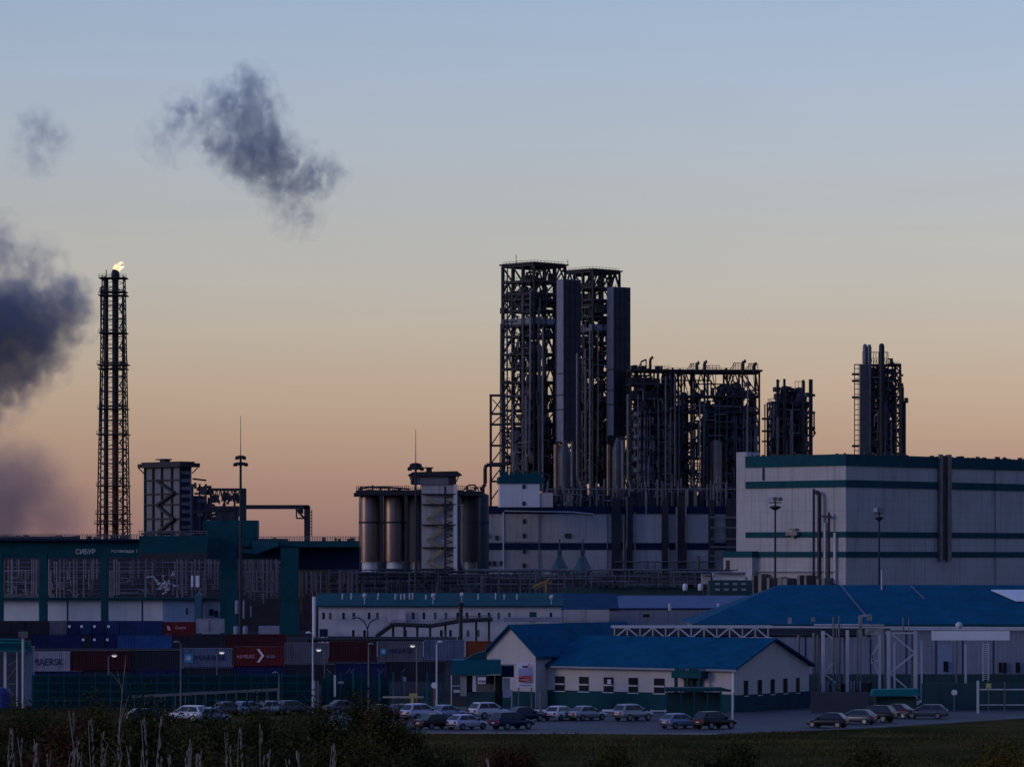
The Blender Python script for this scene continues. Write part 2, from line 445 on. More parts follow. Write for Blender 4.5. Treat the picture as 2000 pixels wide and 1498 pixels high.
pale_pipe = M('dull_pipe', (.13, .13, .15), .55, metal=.2, var=.25)
def front_clutter(t, fr, A, z0, z1, nv, nh, seed, topf=None):
    """vertical and horizontal pipes, little platforms and ducts hung on the front of a structure"""
    R = random.Random(seed); m = MB(fr); q = MB(fr); e = MB(fr)
    for k in range(nv):
        a = R.uniform(.2, A); zt = R.uniform(z0+(z1-z0)*.35, z1); zb = R.choice([z0, z0, R.uniform(z0, zt-4)])
        m.path([(a, -R.uniform(.4, 1.4), zb), (a, -.9, zt), (a+R.uniform(-1.5, 1.5), .8, zt)], R.choice([.14, .2, .28, .4]), 7)
    for k in range(nh):
        a0 = R.uniform(0, A*.8); z = R.uniform(z0, z1*.97); L_ = R.uniform(1.5, 7)
        if R.random() < .5: q.tube((a0, -.7, z), (min(A, a0+L_), -.7, z), R.choice([.12, .2, .3]), 7)
        else: q.path([(a0, -.7, z), (a0+L_*.5, -.7, z), (a0+L_*.5, -.7, z-R.uniform(1, 5))], R.choice([.12, .2, .3]), 7)
    for k in range(nh):
        a0 = R.uniform(0, A-1.5); z = R.uniform(z0, z1*.96); wv = R.uniform(.8, 3.2)
        if R.random() < .5: e.box(a0, a0+wv, -1.5, 0, z, z+.3)
        else: e.box(a0, a0+wv*.6, -1.2, R.uniform(0, 2), z, z+R.uniform(.8, 2.6))
    m.each('riser_pipe', pale_pipe, t); q.each('header_pipe', pale_pipe, t); e.each('side_platform', steel, t)
# ---- the two tall reactor towers
def reactor_tower(px, py_top, s, label, seed, S, shaft_x, shaft_top, shaft_bot):
    fr = Frame(px, s, 45); zt = fr.z(py_top)
    t = thing('process_tower', label, 'tower', fr.O, 'tall reactor towers')
    pys = [985, 955, 928, 905, 872, 850, 826, 800, 772, 745, 718, 690, 655, 634, 605, 583, 572, 548]
    dz = (py_top-512)/s
    zs = [fr.z(p)-dz for p in pys] + [zt-.8]
    zs = [z for z in zs if z > 18]
    steel_tower(t, fr, S, S, zs, [0, S*.36, S*.68, S], [0, S*.36, S*.68, S], .62, .62, .40, seed, .92, zt-.6, fill=1.9)
    front_clutter(t, fr, S, fr.z(960), fr.z(560)-dz, 10, 26, seed+200)
    swap = fr.shift(0, 0); swap.r, swap.l = fr.l, fr.r; front_clutter(t, swap, S, fr.z(960), fr.z(560)-dz, 8, 24, seed+300)
    MB(fr).box(-.8, S+.8, -.8, S+.8, zt-.45, zt).build('roof_slab', steel, t)
    # cladded storey half way up
    zb0, zb1 = fr.z(636)-dz, fr.z(620)-dz
    m = MB(fr)
    m.box(-.25, -.12, -.25, S+.3, zb0, zb1); m.box(-.25, S+.2, -.25, -.12, zb0, zb1)
    m.build('cladding_band', shaftm, t)
    # hoist beam storey, dark mass near the top
    m = MB(fr); z0 = fr.z(600)-dz
    m.box(S*.1, S*.75, S*.1, S*.9, z0+.5, z0+3.2); m.box(S*.05, S*.5, S*.3, S*.95, z0+3.2, z0+5.6)
    m.build('hoist_platform', steel, t)
    # reactors
    vessel(t, fr, (S*.42, S*.45), 3.1, fr.z(905)-dz, fr.z(735)-dz)
    vessel(t, fr, (S*.52, S*.5), 2.3, fr.z(722)-dz, fr.z(662)-dz)
    column_vessel(t, fr, (S*.1, S*.62), 2.3, 30, fr.z(835)-dz)
    column_vessel(t, fr, (S*.72, S*.3), 1.5, 30, fr.z(815)-dz)
    RL = random.Random(seed+70); m = MB(fr)
    for z0 in [q for q in zs if 30 < q < fr.z(800)]:
        for _ in range(4):
            a, b = RL.uniform(.3, S-5), RL.uniform(.3, S-5); m.box(a, a+RL.uniform(2, 4.5), b, b+RL.uniform(2, 4.5), z0+.45, z0+RL.uniform(2.2, 4.4))
    m.each('plant_housing', vesselm, t)
    # enclosed stair and lift shaft at the right corner
    ex = X(shaft_x, s) ; f2 = Frame(shaft_x, s+.12, 36)
    g = MB(f2); w_, d_ = 7.0, 3.5
    z0, z1 = f2.z(shaft_bot), f2.z(shaft_top)
    g.box(0, w_, 0, d_, z0, z1)
    sh = g.build('lift_shaft', shaftm, t)
    q = MB(f2)
    for k in range(7):
        zz0 = z0 + 4 + k*2.3
        if k in (0, 2, 5): q.box(-.05, w_+.05, -.08, d_+.08, zz0+6, zz0+6.35)
    q.build('flashing', steel, sh)
    q = MB(f2)
    for k in range(1, 14):
        zq = z0 + (z1-z0)*k/14; q.box(.4, w_-.3, -.22, -.02, zq, zq+.22)
    for a in (.5, 2.5, 4.6, 6.7): q.box(a, a+.18, -.3, -.22, z0, z1)
    q.build('shaft_frame', steel, sh)
    MB(f2).box(.15, w_-.05, -.2, -.03, z0+.2, z1-.3).build('dark_face_sheet', M('dark_face', (.035, .037, .048), .7), sh)  # solid sheet in a darker colour over the right face
    for a, b in ((.3, .3), (w_-.3, .3), (.3, d_-.3), (w_-.3, d_-.3)):
        MB(f2).box(a-.3, a+.3, b-.3, b+.3, 0, z0).build('shaft_leg', steel, t)
    # risers on the near face
    return t, fr, dz
tA, fA, _ = reactor_tower(1043, 512, 6.0, 'taller left tower of the dark reactor pair, open steel floors with a pale lift shaft', 3, 14.6, 1100, 545, 862)
tB, fB, dB = reactor_tower(1158, 525, 5.82, 'lower right tower of the dark reactor pair, roof behind the taller one', 5, 13.0, 1198, 560, 850)
# lightning rods on the taller tower
for px, top in ((1008, 498), (1109, 508)):
    MB().tube(at(px, 520, 6.0), at(px, top, 6.0), .13, 6).build('lightning_rod', steel, tA)
# ladder cage up the left edge of the taller tower
m = MB()
for k in range(46):
    py = 520 + k*9.6
    m.beam(at(984, py, 6.02), at(991, py, 6.02), .18)
m.beam(at(984.5, 516, 6.02), at(984.5, 960, 6.02), .42); m.beam(at(991, 516, 6.02), at(991, 960, 6.02), .42)
m.build('ladder', steel, tA)
# vessels, pale ducts and long risers hanging below the shafts
def vtube(t, px, y0, y1, s, r, mat, name='riser_pipe'):
    return MB().tube(at(px, y1, s), at(px, y0, s), r, 12).build(name, mat, t)
vtube(tA, 1087, 868, 985, 6.15, 1.0, silver, 'duct'); vtube(tB, 1189, 868, 985, 6.0, .8, silver, 'duct')
for t_, px, y0, y1, r in ((tA, 1103, 862, 985, 2.1), (tB, 1207, 855, 985, 1.9)):
    s = 6.2; P = at(px, y1, s); mm = MB(); h = (y1-y0)/s
    mm.lathe(P, [(r*.8, 0), (r, 2), (r, h-4), (r*.55, h-1.5), (r*.3, h)], 18, world=True); mm.build('vessel', vesselm, t_)
for t_, px, y0, y1, r in ((tA, 1127, 690, 930, .32), (tA, 1117, 862, 960, .35), (tA, 1026.5, 772, 920, .25), (tB, 1226, 770, 935, .34), (tB, 1216, 860, 970, .4), (tA, 1036, 618, 780, .22), (tA, 1060, 640, 980, .25), (tB, 1152, 640, 960, .25)):
    vtube(t_, px, y0, y1, 6.3, r, steelg)
m = MB(); m.path([at(1127, 930, 6.3), at(1134, 952, 6.3), at(1134, 985, 6.3)], .32, 8); m.build('riser_pipe', steelg, tA)
m = MB(); m.path([at(1226, 935, 6.3), at(1233, 962, 6.3), at(1233, 990, 6.3)], .34, 8); m.build('riser_pipe', steelg, tB)

# ---- braced side frame at the foot of the tall tower
s = 6.15
t = thing('pipe_support_frame', 'tall narrow braced steel frame at the left foot of the taller reactor tower', 'steel frame', at(970, 1090+17.5*s, s))
for px in (958.5, 985):
    for d in (0, 4.5):
        p = at(px, 772, s); q = Vector((p.x, p.y, 0)); dv = Vector((0, d, 0))
        MB().beam(p+dv, q+dv, .75).build('column', steel, t)
m = MB(); lv = [772, 808, 829, 870, 905, 940]
for py in lv:
    m.beam(at(956, py, s), at(988, py, s), .6); m.beam(at(958.5, py, s), at(958.5, py, s)+Vector((0, 4.5, 0)), .5); m.beam(at(958.5, py, s)+Vector((0, 4.5, 0)), at(986, py, s)+Vector((0, 4.5, 0)), .5)
m.each('cross_beam', steel, t)
m = MB()
for (y0, y1) in ((808, 772), (829, 808), (868, 833), (904, 872), (938, 907), (975, 942)):
    m.beam(at(960, y0, s), at(984, y1, s), .4)
m.beam(at(962, 780, s), at(984, 805, s), .3)
m.build('bracing', steel, t)
m = MB(); m.path([at(988, 908, s), at(950, 908, s), at(947.5, 914, s), at(947.5, 945, s), at(943, 952, s), at(943, 1000, s)], .6, 8); m.build('pipe', steel, t)

# ---- long process structures right of the reactor towers
def ringed_vessel(t, fr, a, b, r, z0, z1, seed, mat=vesselm):
    """slim upright vessel with open ring platforms and a ladder"""
    R = random.Random(seed); column_vessel(t, fr, (a, b), r, z0, z1, mat)
    m = MB(fr); z = z0+R.uniform(2, 6)
    while z < z1-1:
        w_ = r+R.uniform(.6, 1.3); m.box(a-w_, a+w_*R.uniform(.2, 1), b-w_, b+w_*.4, z, z+.25)
        m.box(a-w_, a+w_*.6, b-w_, b-w_+.1, z+1.0, z+1.12); z += R.uniform(3.5, 8)
    m.build('ring_platform', steel, t)
s = 6.0
fr = Frame(1232, s, 7); t = thing('process_structure', 'dark crowded steel structure directly right of the reactor towers', 'process unit', fr.O, 'process structures')
zs = [fr.z(p) for p in (985, 955, 930, 905, 880, 855, 830, 805, 778, 750, 723)]
steel_tower(t, fr, 13.2, 14, zs, [0, 4.4, 8.8, 13.2], [0, 7, 14], .55, .5, .34, 21, .95, fill=2.6)
for a, b, r, y1 in ((2.4, 3, 1.6, 806), (5.6, 4, 1.5, 757), (7.9, 6, 1.2, 741), (11.0, 3, 1.7, 774), (9.2, 10, 2.2, 748), (4.2, 10, 1.7, 738), (12.6, 9, 1.3, 742)):
    ringed_vessel(t, fr, a, b, r, fr.z(985), fr.z(y1), int(a*10))
front_clutter(t, fr, 13.2, fr.z(985), fr.z(745), 16, 20, 71)
m = MB(fr); RJ = random.Random(29)
for k in range(22): a = RJ.uniform(.5, 12); z = fr.z(RJ.uniform(728, 765)); m.box(a, a+RJ.uniform(.6, 2.6), RJ.uniform(0, 5), RJ.uniform(6, 10), z-RJ.uniform(.6, 2.6), z)
for k in range(9): a = RJ.uniform(.5, 12); m.box(a, a+RJ.uniform(.4, 1.6), 1, 4, zs[-1], zs[-1]+RJ.uniform(.6, 1.8))
m.each('top_equipment', steel, t)
m = MB(fr)
for k in range(6): m.lathe((1.9, -1.2, fr.z(803+k*22)-2), [(.2, 0), (1.3, .2), (1.3, 1.5), (.2, 1.7)], 14)
m.each('heat_exchanger', steelg, t)
m = MB()
m.path([at(1270, 722, s), at(1270, 704, s), at(1272, 699, s), at(1276, 698, s)], .45, 8)
m.path([at(1252, 722, s), at(1252, 706, s), at(1262, 702, s), at(1262, 722, s)], .22, 6); m.path([at(1244, 722, s), at(1253, 707, s), at(1262, 703, s)], .2, 6); m.tube(at(1292, 722, s), at(1292, 715, s), .45, 8)
m.each('vent_pipe', steel, t)

fr = Frame(1306, 5.9, 4); t2 = thing('process_structure', 'wide flat topped steel structure carrying bent vent pipes, left of the big pale building', 'process unit', fr.O, 'process structures')
zs = [fr.z(p) for p in (985, 955, 925, 895, 865, 835, 805, 774, 727)]
A = 30.2
steel_tower(t2, fr, A, 9, zs, [0, 4.2, 8.5, 13.0, 19.5, 24.6, A], [0, 9], .6, .55, .40, 33, .95, fill=2.2, ztop=zs[-1])
m = MB(fr); m.box(-1, A+1, -1, 10, zs[-1]+.3, zs[-1]+.9); m.build('roof_slab', steel, t2)
for a, b, r, y1 in ((1.2, 3, 1.5, 772), (3.4, 5, 1.7, 790), (5.4, 3, 1.2, 765), (12.6, 4, 1.4, 812), (14.9, 6, 1.9, 788), (17.3, 3, 1.5, 764), (19.3, 6, 1.8, 770), (21.8, 3.4, 1.5, 758), (24.0, 5, 1.7, 776), (26.4, 3, 1.5, 790), (28.6, 5, 1.3, 766)):
    ringed_vessel(t2, fr, a, b, r, fr.z(985), fr.z(y1), int(a*11))
for a, y in ((9.6, 772), (11.4, 790), (18.2, 757), (23, 752)):
    m = MB(fr); z = fr.z(y); m.lathe((a, 4, z-2.5), [(.3, 0), (1.7, .8), (1.7, 3.0), (.4, 3.8)], 16); m.build('drum', vesselm, t2)
front_clutter(t2, fr, A, fr.z(985), fr.z(770), 34, 40, 72)
m = MB(fr); RJ = random.Random(30)
for k in range(26): a = RJ.choice([RJ.uniform(.5, 12), RJ.uniform(13, 29)]); z = fr.z(RJ.uniform(745, 800)); m.box(a, a+RJ.uniform(.6, 2.6), RJ.uniform(0, 3), RJ.uniform(4, 8), z-RJ.uniform(.6, 2.4), z)
m.each('top_equipment', vesselm, t2)
m = MB(fr); RK = random.Random(19)          # hangers under the roof slab
for k in range(26):
    a = RK.uniform(.5, A-1); z1_ = zs[-1]; m.beam((a, RK.uniform(0, 8), z1_), (a+RK.uniform(-2.4, 2.4), RK.uniform(0, 8), z1_-RK.uniform(3, 8)), RK.uniform(.2, .4))
m.each('hanger', steel, t2)
MB(fr).lathe((15.4, -2.6, fr.z(985)), [(2.3, 0), (2.3, (985-862)/5.9-.5), (1.6, (985-860)/5.9)], 24).build('vessel', silver, t2, label='bright silver upright vessel at the front')
sv = 5.9
def goose(m, x, y0, y1, hook, r=.5):
    m.path([at(x, y0, sv), at(x, y1+4, sv), at(x+hook*.35, y1+1, sv), at(x+hook, y1, sv)], r, 8)
for x, y1, hk in ((1361, 708, 5), (1376, 706, 5), (1451, 705, 6), (1472, 710, 6)):
    m = MB(); goose(m, x, 727, y1, hk, .55); m.build('vent_pipe', steel, t2)
for x0, x1, y in ((1348, 1362, 710), (1378, 1406, 714), (1432, 1452, 709), (1462, 1480, 710)):
    m = MB()
    m.beam(at(x0, y, sv), at(x1, y, sv), .2); m.beam(at(x0, y+5, sv), at(x1, y+5, sv), .15)
    for k in range(5): xx = x0+(x1-x0)*k/4; m.beam(at(xx, 727, sv), at(xx, y, sv), .16)
    m.beam(at(x0-10, 727, sv), at(x0+3, y, sv), .22); m.beam(at(x0-6, 727, sv), at(x0+7, y, sv), .16)
    m.build('roof_handrail', steel, t2)
m = MB()
for x, y0 in ((1326, 720), (1338, 722), (1395, 721), (1416, 719), (1424, 722), (1312, 718), (1300, 720)): m.pbox(x, x+RK.uniform(2, 6), y0, 727, sv, 2)
m.each('roof_equipment', steel, t2)
m = MB()
for x, y0, y1 in ((1300, 735, 985), (1318, 728, 985), (1246, 770, 985), (1367, 780, 985), (1460, 735, 985)): m.tube(at(x, y1, 6.05), at(x, y0, 6.05), .22, 8)
m.each('pipework', steelg, t2)

# ---- slim column cluster
s = 5.6
fr = Frame(1508, s, 8); t = thing('process_structure', 'small ragged steel structure with four thin masts, above the big pale building', 'process unit', fr.O, 'process structures')
zs = [fr.z(p) for p in (985, 950, 915, 880, 850, 815, 786, 760)]
steel_tower(t, fr, 14.0, 8, zs[:-1], [0, 4.5, 9.5, 14.0], [0, 8], .5, .45, .34, 41, .95, fill=2.4)
for a, b, r, y1 in ((3.0, 3, 1.3, 766), (5.4, 4, 1.5, 752), (8.0, 5, 1.4, 762), (10.2, 3, 1.5, 755), (12.2, 4, 1.1, 772), (1.2, 5, 1.0, 800)): ringed_vessel(t, fr, a, b, r, 20, fr.z(y1), int(a*13))
front_clutter(t, fr, 14, fr.z(985), fr.z(775), 14, 20, 73)
m = MB(fr); RJ = random.Random(23)
for k in range(16): a = RJ.uniform(1, 13); z = fr.z(RJ.uniform(752, 790)); m.box(a, a+RJ.uniform(.6, 2.4), RJ.uniform(0, 3), RJ.uniform(4, 6), z-RJ.uniform(.5, 2), z)
m.each('top_equipment', steel, t)
for px, y1, r in ((1519, 741, .5), (1532, 740, .45), (1569, 742, .45), (1583.5, 741, .7)):
    MB().tube(at(px, 985, s+.05), at(px, y1, s+.05), r, 8).build('mast', steel, t)
m = MB()
for k in range(10): m.beam(at(1516, 745+k*14, s+.05), at(1524, 745+k*14, s+.05), .3)
for y in (772, 806, 836): m.beam(at(1576, y, s+.1), at(1592, y, s+.1), .9)
m.beam(at(1590, 806, s+.1), at(1590, 850, s+.1), .5); m.path([at(1586, 838, s+.1), at(1593, 845, s+.1), at(1586, 855, s+.1)], .25, 6)
for x0, x1, y in ((1493, 1508, 790), (1553, 1572, 745)):
    m.beam(at(x0, y, s), at(x1, y, s), .18)
    for k in range(4): xx = x0+(x1-x0)*k/3; m.beam(at(xx, y, s), at(xx, y+24, s), .16)
m.beam(at(1488, 818, s), at(1512, 818, s), .8); m.beam(at(1488, 842, s), at(1512, 842, s), .7); m.beam(at(1488, 862, s), at(1512, 862, s), .6); m.beam(at(1494, 790, s), at(1494, 985, s), .4); m.beam(at(1500, 820, s), at(1500, 985, s), .9)
m.each('platform', steel, t)
for px, y0 in ((1519, 815), (1546, 800)):
    MB().tube(at(px, 985, s+.15), at(px, y0, s+.15), .35, 8).build('riser_pipe', steelg, t)

# ---- far right column tower
s = 5.0
fr = Frame(1699, s, 12); t = thing('process_tower', 'dark caged column tower with stub chimneys rising behind the big pale building', 'tower', fr.O)
zs = [fr.z(p) for p in (985, 940, 905, 885, 870, 854, 838, 822, 806, 790, 774, 758, 742, 728, 713)]
steel_tower(t, fr, 12.2, 5.4, zs, [0, 3.2, 6.2, 9.2, 12.2], [0, 5.4], .55, .5, .36, 51, .98, fill=2.2)
for a, b, r, y1 in ((2.0, 2.5, 1.15, 716), (4.8, 3, 1.25, 712), (8.0, 2.6, 1.0, 742), (10.6, 3, .8, 752)): ringed_vessel(t, fr, a, b, r, 20, fr.z(y1), int(a*17))
front_clutter(t, fr, 12.2, fr.z(890), fr.z(718), 9, 22, 74)
MB().pbox(1680, 1698, 712, 985, s+.05, 4).build('cladded_column', vesselm, t)
for px, y1, r in ((1689.5, 672, .9), (1698, 673, .85), (1722, 671, 1.1)):
    P = at(px, 985, s); mm = MB(); h = (985-y1)/s
    mm.lathe(P, [(r, 0), (r, h-1.5), (r*.9, h-.6), (r*.55, h)], 14, world=True); mm.build('chimney', steelg if px < 1700 else steel, t)
m = MB()
m.beam(at(1669, 711, s), at(1669, 985, s), .32); m.beam(at(1676, 711, s), at(1676, 985, s), .18); m.beam(at(1668, 712, s), at(1684, 712, s), .4)
for k in range(26): m.beam(at(1669, 720+k*10, s), at(1678, 720+k*10, s), .28)
for y in (731, 744, 776, 871): m.beam(at(1664, y, s), at(1682, y, s), .9)
m.build('ladder', steel, t)
m = MB(); m.path([at(1761, 985, s), at(1761, 756, s), at(1759, 749, s)], .95, 10); m.tube(at(1767, 985, s), at(1767, 783, s), .5, 8); m.tube(at(1770, 787, s), at(1770, 777, s), .8, 8)
m.each('riser_pipe', steel, t)
m = MB()
m.beam(at(1684, 688, s), at(1734, 688, s), .26); m.beam(at(1734, 688, s), at(1735, 712, s), .3); m.beam(at(1685, 688, s), at(1685, 711, s), .25)
for k in range(7): m.beam(at(1701+k*5, 688, s), at(1701+k*5, 711, s), .24); m.beam(at(1701+k*5, 711, s), at(1704+k*5, 698, s), .2)
m.beam(at(1741, 700, s), at(1741, 712, s), 1.2); m.beam(at(1732, 711, s), at(1760, 711, s), .4); m.beam(at(1759, 711, s), at(1760, 760, s), .5); m.beam(at(1736, 700, s), at(1748, 712, s), .5)
m.beam(at(1758, 733, s), at(1764, 733, s), .8)
m.build('platform', steel, t)

# ------------------------------------------------------------------ flare stack
s = 5.5
def flare():
    px = 222; P = at(px, HOR+17.5*s, s); O = Vector((P.x, P.y, 0))
    t = thing('flare_stack', 'tall lattice flare stack with a burning flame at its tip', 'flare stack', O)
    zt = Z(540, s); fr = Frame(0, s, 45); fr.O = O
    hw = lambda z: (6.3 + (4.0-6.3)*z/zt) * 1.0
    nlev = 46; lev = [zt*k/nlev for k in range(nlev+1)]
    cs = [(1, 0), (0, 1), (-1, 0), (0, -1)]
    cen = fr.O
    pt = lambda k, z: cen + Vector((cs[k][0]*hw(z) if k in (0, 2) else 0, cs[k][1]*hw(z) if k in (1, 3) else 0, z))
    pt = lambda k, z: cen + Vector(((-1, 1, 1, -1)[k]*hw(z)*.93, (-1, -1, 1, 1)[k]*hw(z)*.75, z))
    nsec = 4; cut = [0, 14, 30, nlev]
    for k in range(4):
        MB().beam(pt(k, 0), pt(k, zt), .42).build('leg', steel, t)
    for lo, hi, mt in ((0, 18, rustst), (18, nlev, steel)):
        m = MB()
        for i in range(lo, hi):
            for k in range(4):
                a, b = (k, (k+1) % 4)
                if i % 2: a, b = b, a
                m.beam(pt(a, lev[i]), pt(b, lev[i+1]), .21)
                if i % 2 == 0: m.beam(pt(k, lev[i]), pt((k+1) % 4, lev[i]), .28)
        m.build('lattice', mt, t)
    # inner risers
    for dx, r, mt, ztop in ((-2.7, .85, steel, Z(545, s)), (.6, 1.15, rustst, Z(534, s)), (3.3, .4, steel, Z(575, s)), (-4.6, .22, steel, Z(560, s))):
        if mt is rustst:
            MB().tube(O+Vector((dx, 0, 0)), O+Vector((dx, 0, Z(800, s))), r, 14).build('riser_pipe', rustst, t)
            MB().tube(O+Vector((dx, 0, Z(800, s))), O+Vector((dx, 0, ztop)), r, 14).build('riser_pipe', steel, t)
        else:
            MB().tube(O+Vector((dx, 0, 0)), O+Vector((dx, 0, ztop)), r, 12).build('riser_pipe', mt, t)
    # zigzag stair on the right
    m = MB(); zl = [4 + k*3.4 for k in range(int((zt-8)/3.4))]
    for i, z in enumerate(zl[:-1]):
        x0 = 2.2 if i % 2 == 0 else hw(z)*.93; x1 = hw(z)*.93 if i % 2 == 0 else 2.2
        m.beam(O+Vector((x0, -1.5, z)), O+Vector((x1, -1.5, zl[i+1])), .42)
        m.beam(O+Vector((2.0, -1.5, z)), O+Vector((hw(z)*.93+.3, -1.5, z)), .25)
    m.build('stair', steel, t)
    for py, wx in ((545, 1.9), (572, 1.4), (579, 1.9), (652, 1.3), (714, 1.9), (722, 1.2), (800, 1.1), (850, 1.4), (950, 1.0), (1005, 1.0), (1024, 1.5)):
        z = Z(py, s); h = hw(z)*.93 + wx*.6
        m = MB(); m.box(O.x-h, O.x+h, O.y-hw(z)*.75-1, O.y+hw(z)*.75+1, z, z+.35)
        for zz0 in (.7, 1.3): m.box(O.x-h, O.x+h, O.y-hw(z)*.75-1, O.y-hw(z)*.75-.9, z+zz0, z+zz0+.12)
        for k in range(9): xx = O.x-h+2*h*k/8; m.box(xx-.05, xx+.05, O.y-hw(z)*.75-1, O.y-hw(z)*.75-.88, z, z+1.4)
        m.build('platform', steel, t)
    m = MB(); m.lathe(O+Vector((.6, 0, Z(548, s))), [(1.2, 0), (1.5, .8), (1.5, 2.4), (1.2, 3.4), (.9, 3.9)], 14, world=True); m.build('flare_tip', steel, t)
    m = MB(); m.box(O.x-3.0, O.x-1.9, O.y-.5, O.y+.5, Z(560, s), Z(542, s)); m.build('tip_shield', steel, t)
    MB().tube(O+Vector((-2.6, 0, Z(548, s))), O+Vector((-2.6, 0, Z(527, s))), .18, 6).build('lightning_rod', steel, t)
    # flame: tongue with a curl to the right
    fl = bpy.data.materials.new('flame'); fl.use_nodes = True; n = fl.node_tree.nodes; k = fl.node_tree.links
    b = n['Principled BSDF']; b.inputs['Base Color'].default_value = (1, .6, .25, 1)
    b.inputs['Emission Color'].default_value = (1, .70, .36, 1)
    b.inputs['Emission Strength'].default_value = 1.35
    no = n.new('ShaderNodeTexNoise'); no.inputs['Scale'].default_value = .9; tcx = n.new('ShaderNodeTexCoord'); k.new(tcx.outputs['Object'], no.inputs['Vector'])
    cr = n.new('ShaderNodeValToRGB'); cr.color_ramp.elements[0].position = .35; cr.color_ramp.elements[0].color = (1, .45, .14, 1)
    cr.color_ramp.elements[1].position = .6; cr.color_ramp.elements[1].color = (1, .86, .62, 1); k.new(no.outputs[0], cr.inputs[0]); k.new(cr.outputs[0], b.inputs['Emission Color'])
    m = MB(); base = O+Vector((.6, 0, Z(533, s)))
    def tongue(pts, rs):
        for i in range(len(pts)-1):
            m.tube(base+Vector((pts[i][0], pts[i][2] if len(pts[i]) > 2 else 0, pts[i][1])), base+Vector((pts[i+1][0], pts[i+1][2] if len(pts[i+1]) > 2 else 0, pts[i+1][1])), rs[i], 10, rs[i+1])
    tongue([(-.1, 0), (.1, .7), (.5, 1.6), (1.1, 2.6), (1.7, 3.3), (2.3, 3.6), (2.9, 3.3)], [.8, 1.0, .95, .7, .5, .38, .1])
    tongue([(.3, .6), (1.2, 1.1), (2.0, 1.7), (2.6, 1.9), (3.2, 2.5)], [.7, .62, .45, .3, .05])
    tongue([(-.2, .8), (-.5, 1.6), (-.2, 2.4), (.2, 3.2)], [.6, .45, .3, .05])
    o = m.build('flame', fl); o.parent = t; o.data.transform(Matrix.Translation(-O)); o['label'] = 'small bright orange flame'
flare()
# ------------------------------------------------------------------ central pale production building with teal bands
s = 6.5
fr = Frame(938, s, 4); z = fr.z
a_ = lambda px: (px-938)/s
t = thing('production_building', 'long pale production building with dark bands under the reactor towers', 'building', fr.O)
W = a_(1442); top = z(1003)
MB(fr).box(0, W, 0, 16, 0, top).build('wall', clad, t)
MB(fr).box(-.3, W+.3, -.35, 16.3, top+.01, z(988)).build('parapet', navy, t)
MB(fr).box(-.1, W+.1, -.28, -.02, z(1073), z(1060)).build('dark_band', navy, t)
m = MB(fr)
for px, d in ((1053, 1), (1187, 1)): m.box(a_(px)-.15, a_(px)+.15, -.32, -.02, 0, z(1005))
m.each('seam', cladg, t)
MB(fr).box(a_(983)-.2, a_(983)+.2, -.5, -.05, 0, z(1000)).build('downpipe', white, t)
MB(fr).box(a_(985), a_(1053), -.22, -.03, z(1058), z(1004)).build('light_panel', clad, t)
for i, (px, py) in enumerate([(1024, 1018), (1024, 1046), (1024, 1076), (1024, 1104), (1110, 1046), (952, 1046), (970, 1050), (946, 1100), (956, 1100), (966, 1100), (980, 1100)]):
    m = MB(fr); a = a_(px); zz_ = z(py); wd = .5 if px != 1110 else 1.0
    m.box(a-wd, a+wd, -.40, -.24, zz_-.7, zz_+.7); m.build('window', glassd, t)
MB(fr).path([(a_(985), -.6, z(998)), (a_(1120), -.6, z(1000)), (a_(1160), -.6, z(1004)), (a_(1163), -.6, z(1015))], .22, 6).build('pipe', steelw, t)
# dark service columns standing against the facade
for px0, px1 in ((1195, 1212), (1222, 1236), (1294, 1306), (1326, 1342), (1386, 1396), (1420, 1440)):
    MB(fr).box(a_(px0), a_(px1), -2.4, -.1 if px0 != 1420 else -.5, 0, z(975+random.uniform(-8, 8))).build('service_column', steel, t)
m = MB(fr)
for px, y0, y1, r in ((1218, 1005, 1110, .35), (1224, 970, 1070, .3), (1262, 960, 1005, .3), (1322, 990, 1075, .4), (1340, 955, 1060, .25), (1263, 1095, 1140, .5), (1278, 1100, 1140, .3), (1364, 1085, 1140, .5), (1306, 1070, 1140, .25), (1222, 1060, 1140, .2), (1240, 1000, 1105, .2)):
    m.tube((a_(px), -2.9, z(y1)), (a_(px), -2.9, z(y0)), r, 8)
for y in (1010, 1030, 1052, 1068, 1085): m.beam((a_(1388), -2.2, z(y)), (a_(1442), -2.2, z(y)), .5)
for y in (1097, 1112): m.tube((a_(1200), -3, z(y)), (a_(1400), -3, z(y)), .25, 6)
m.each('pipework', steelg, t)

# roof-top plant between the towers and the parapet
fr2 = Frame(1070, 6.4, 4); t2 = thing('roof_plant', 'dark tangle of pipes and low machines on the production building roof', 'plant', fr2.p(0, 1, fr.z(990)))
R = random.Random(77); m = MB(fr2); q = MB(fr2); zr = Z(990, 6.4)
for i in range(110):
    a, b = R.uniform(0, 56), R.uniform(1, 9); hh = R.uniform(1, 6.5); wv = R.uniform(.5, 2.4)
    if R.random() < .6: m.box(a, a+wv, b, b+wv, zr, zr+hh)
    else: m.lathe((a, b, zr), [(wv*.5, 0), (wv*.5, hh*.8), (wv*.2, hh)], 10)
for i in range(80):
    a, b = R.uniform(0, 56), R.uniform(.2, 8); zz0 = zr+R.uniform(1, 7.5); ln = R.uniform(2, 9)
    if R.random() < .5: q.path([(a, b, zr), (a, b, zz0), (a+ln*.5, b, zz0), (a+ln*.5, b, zr)], R.uniform(.1, .3), 6)
    else: q.tube((a, b, zr-1), (a, b, zr+R.uniform(3, 10)), R.uniform(.1, .35), 6)
for k in range(12): q.beam((k*5, .5, zr+5.5), (k*5+5, .5, zr+5.5), .35); q.beam((k*5, .5, zr-1), (k*5, .5, zr+8), .4)
m.each('machine', steel, t2); q.each('pipework', steelg, t2)

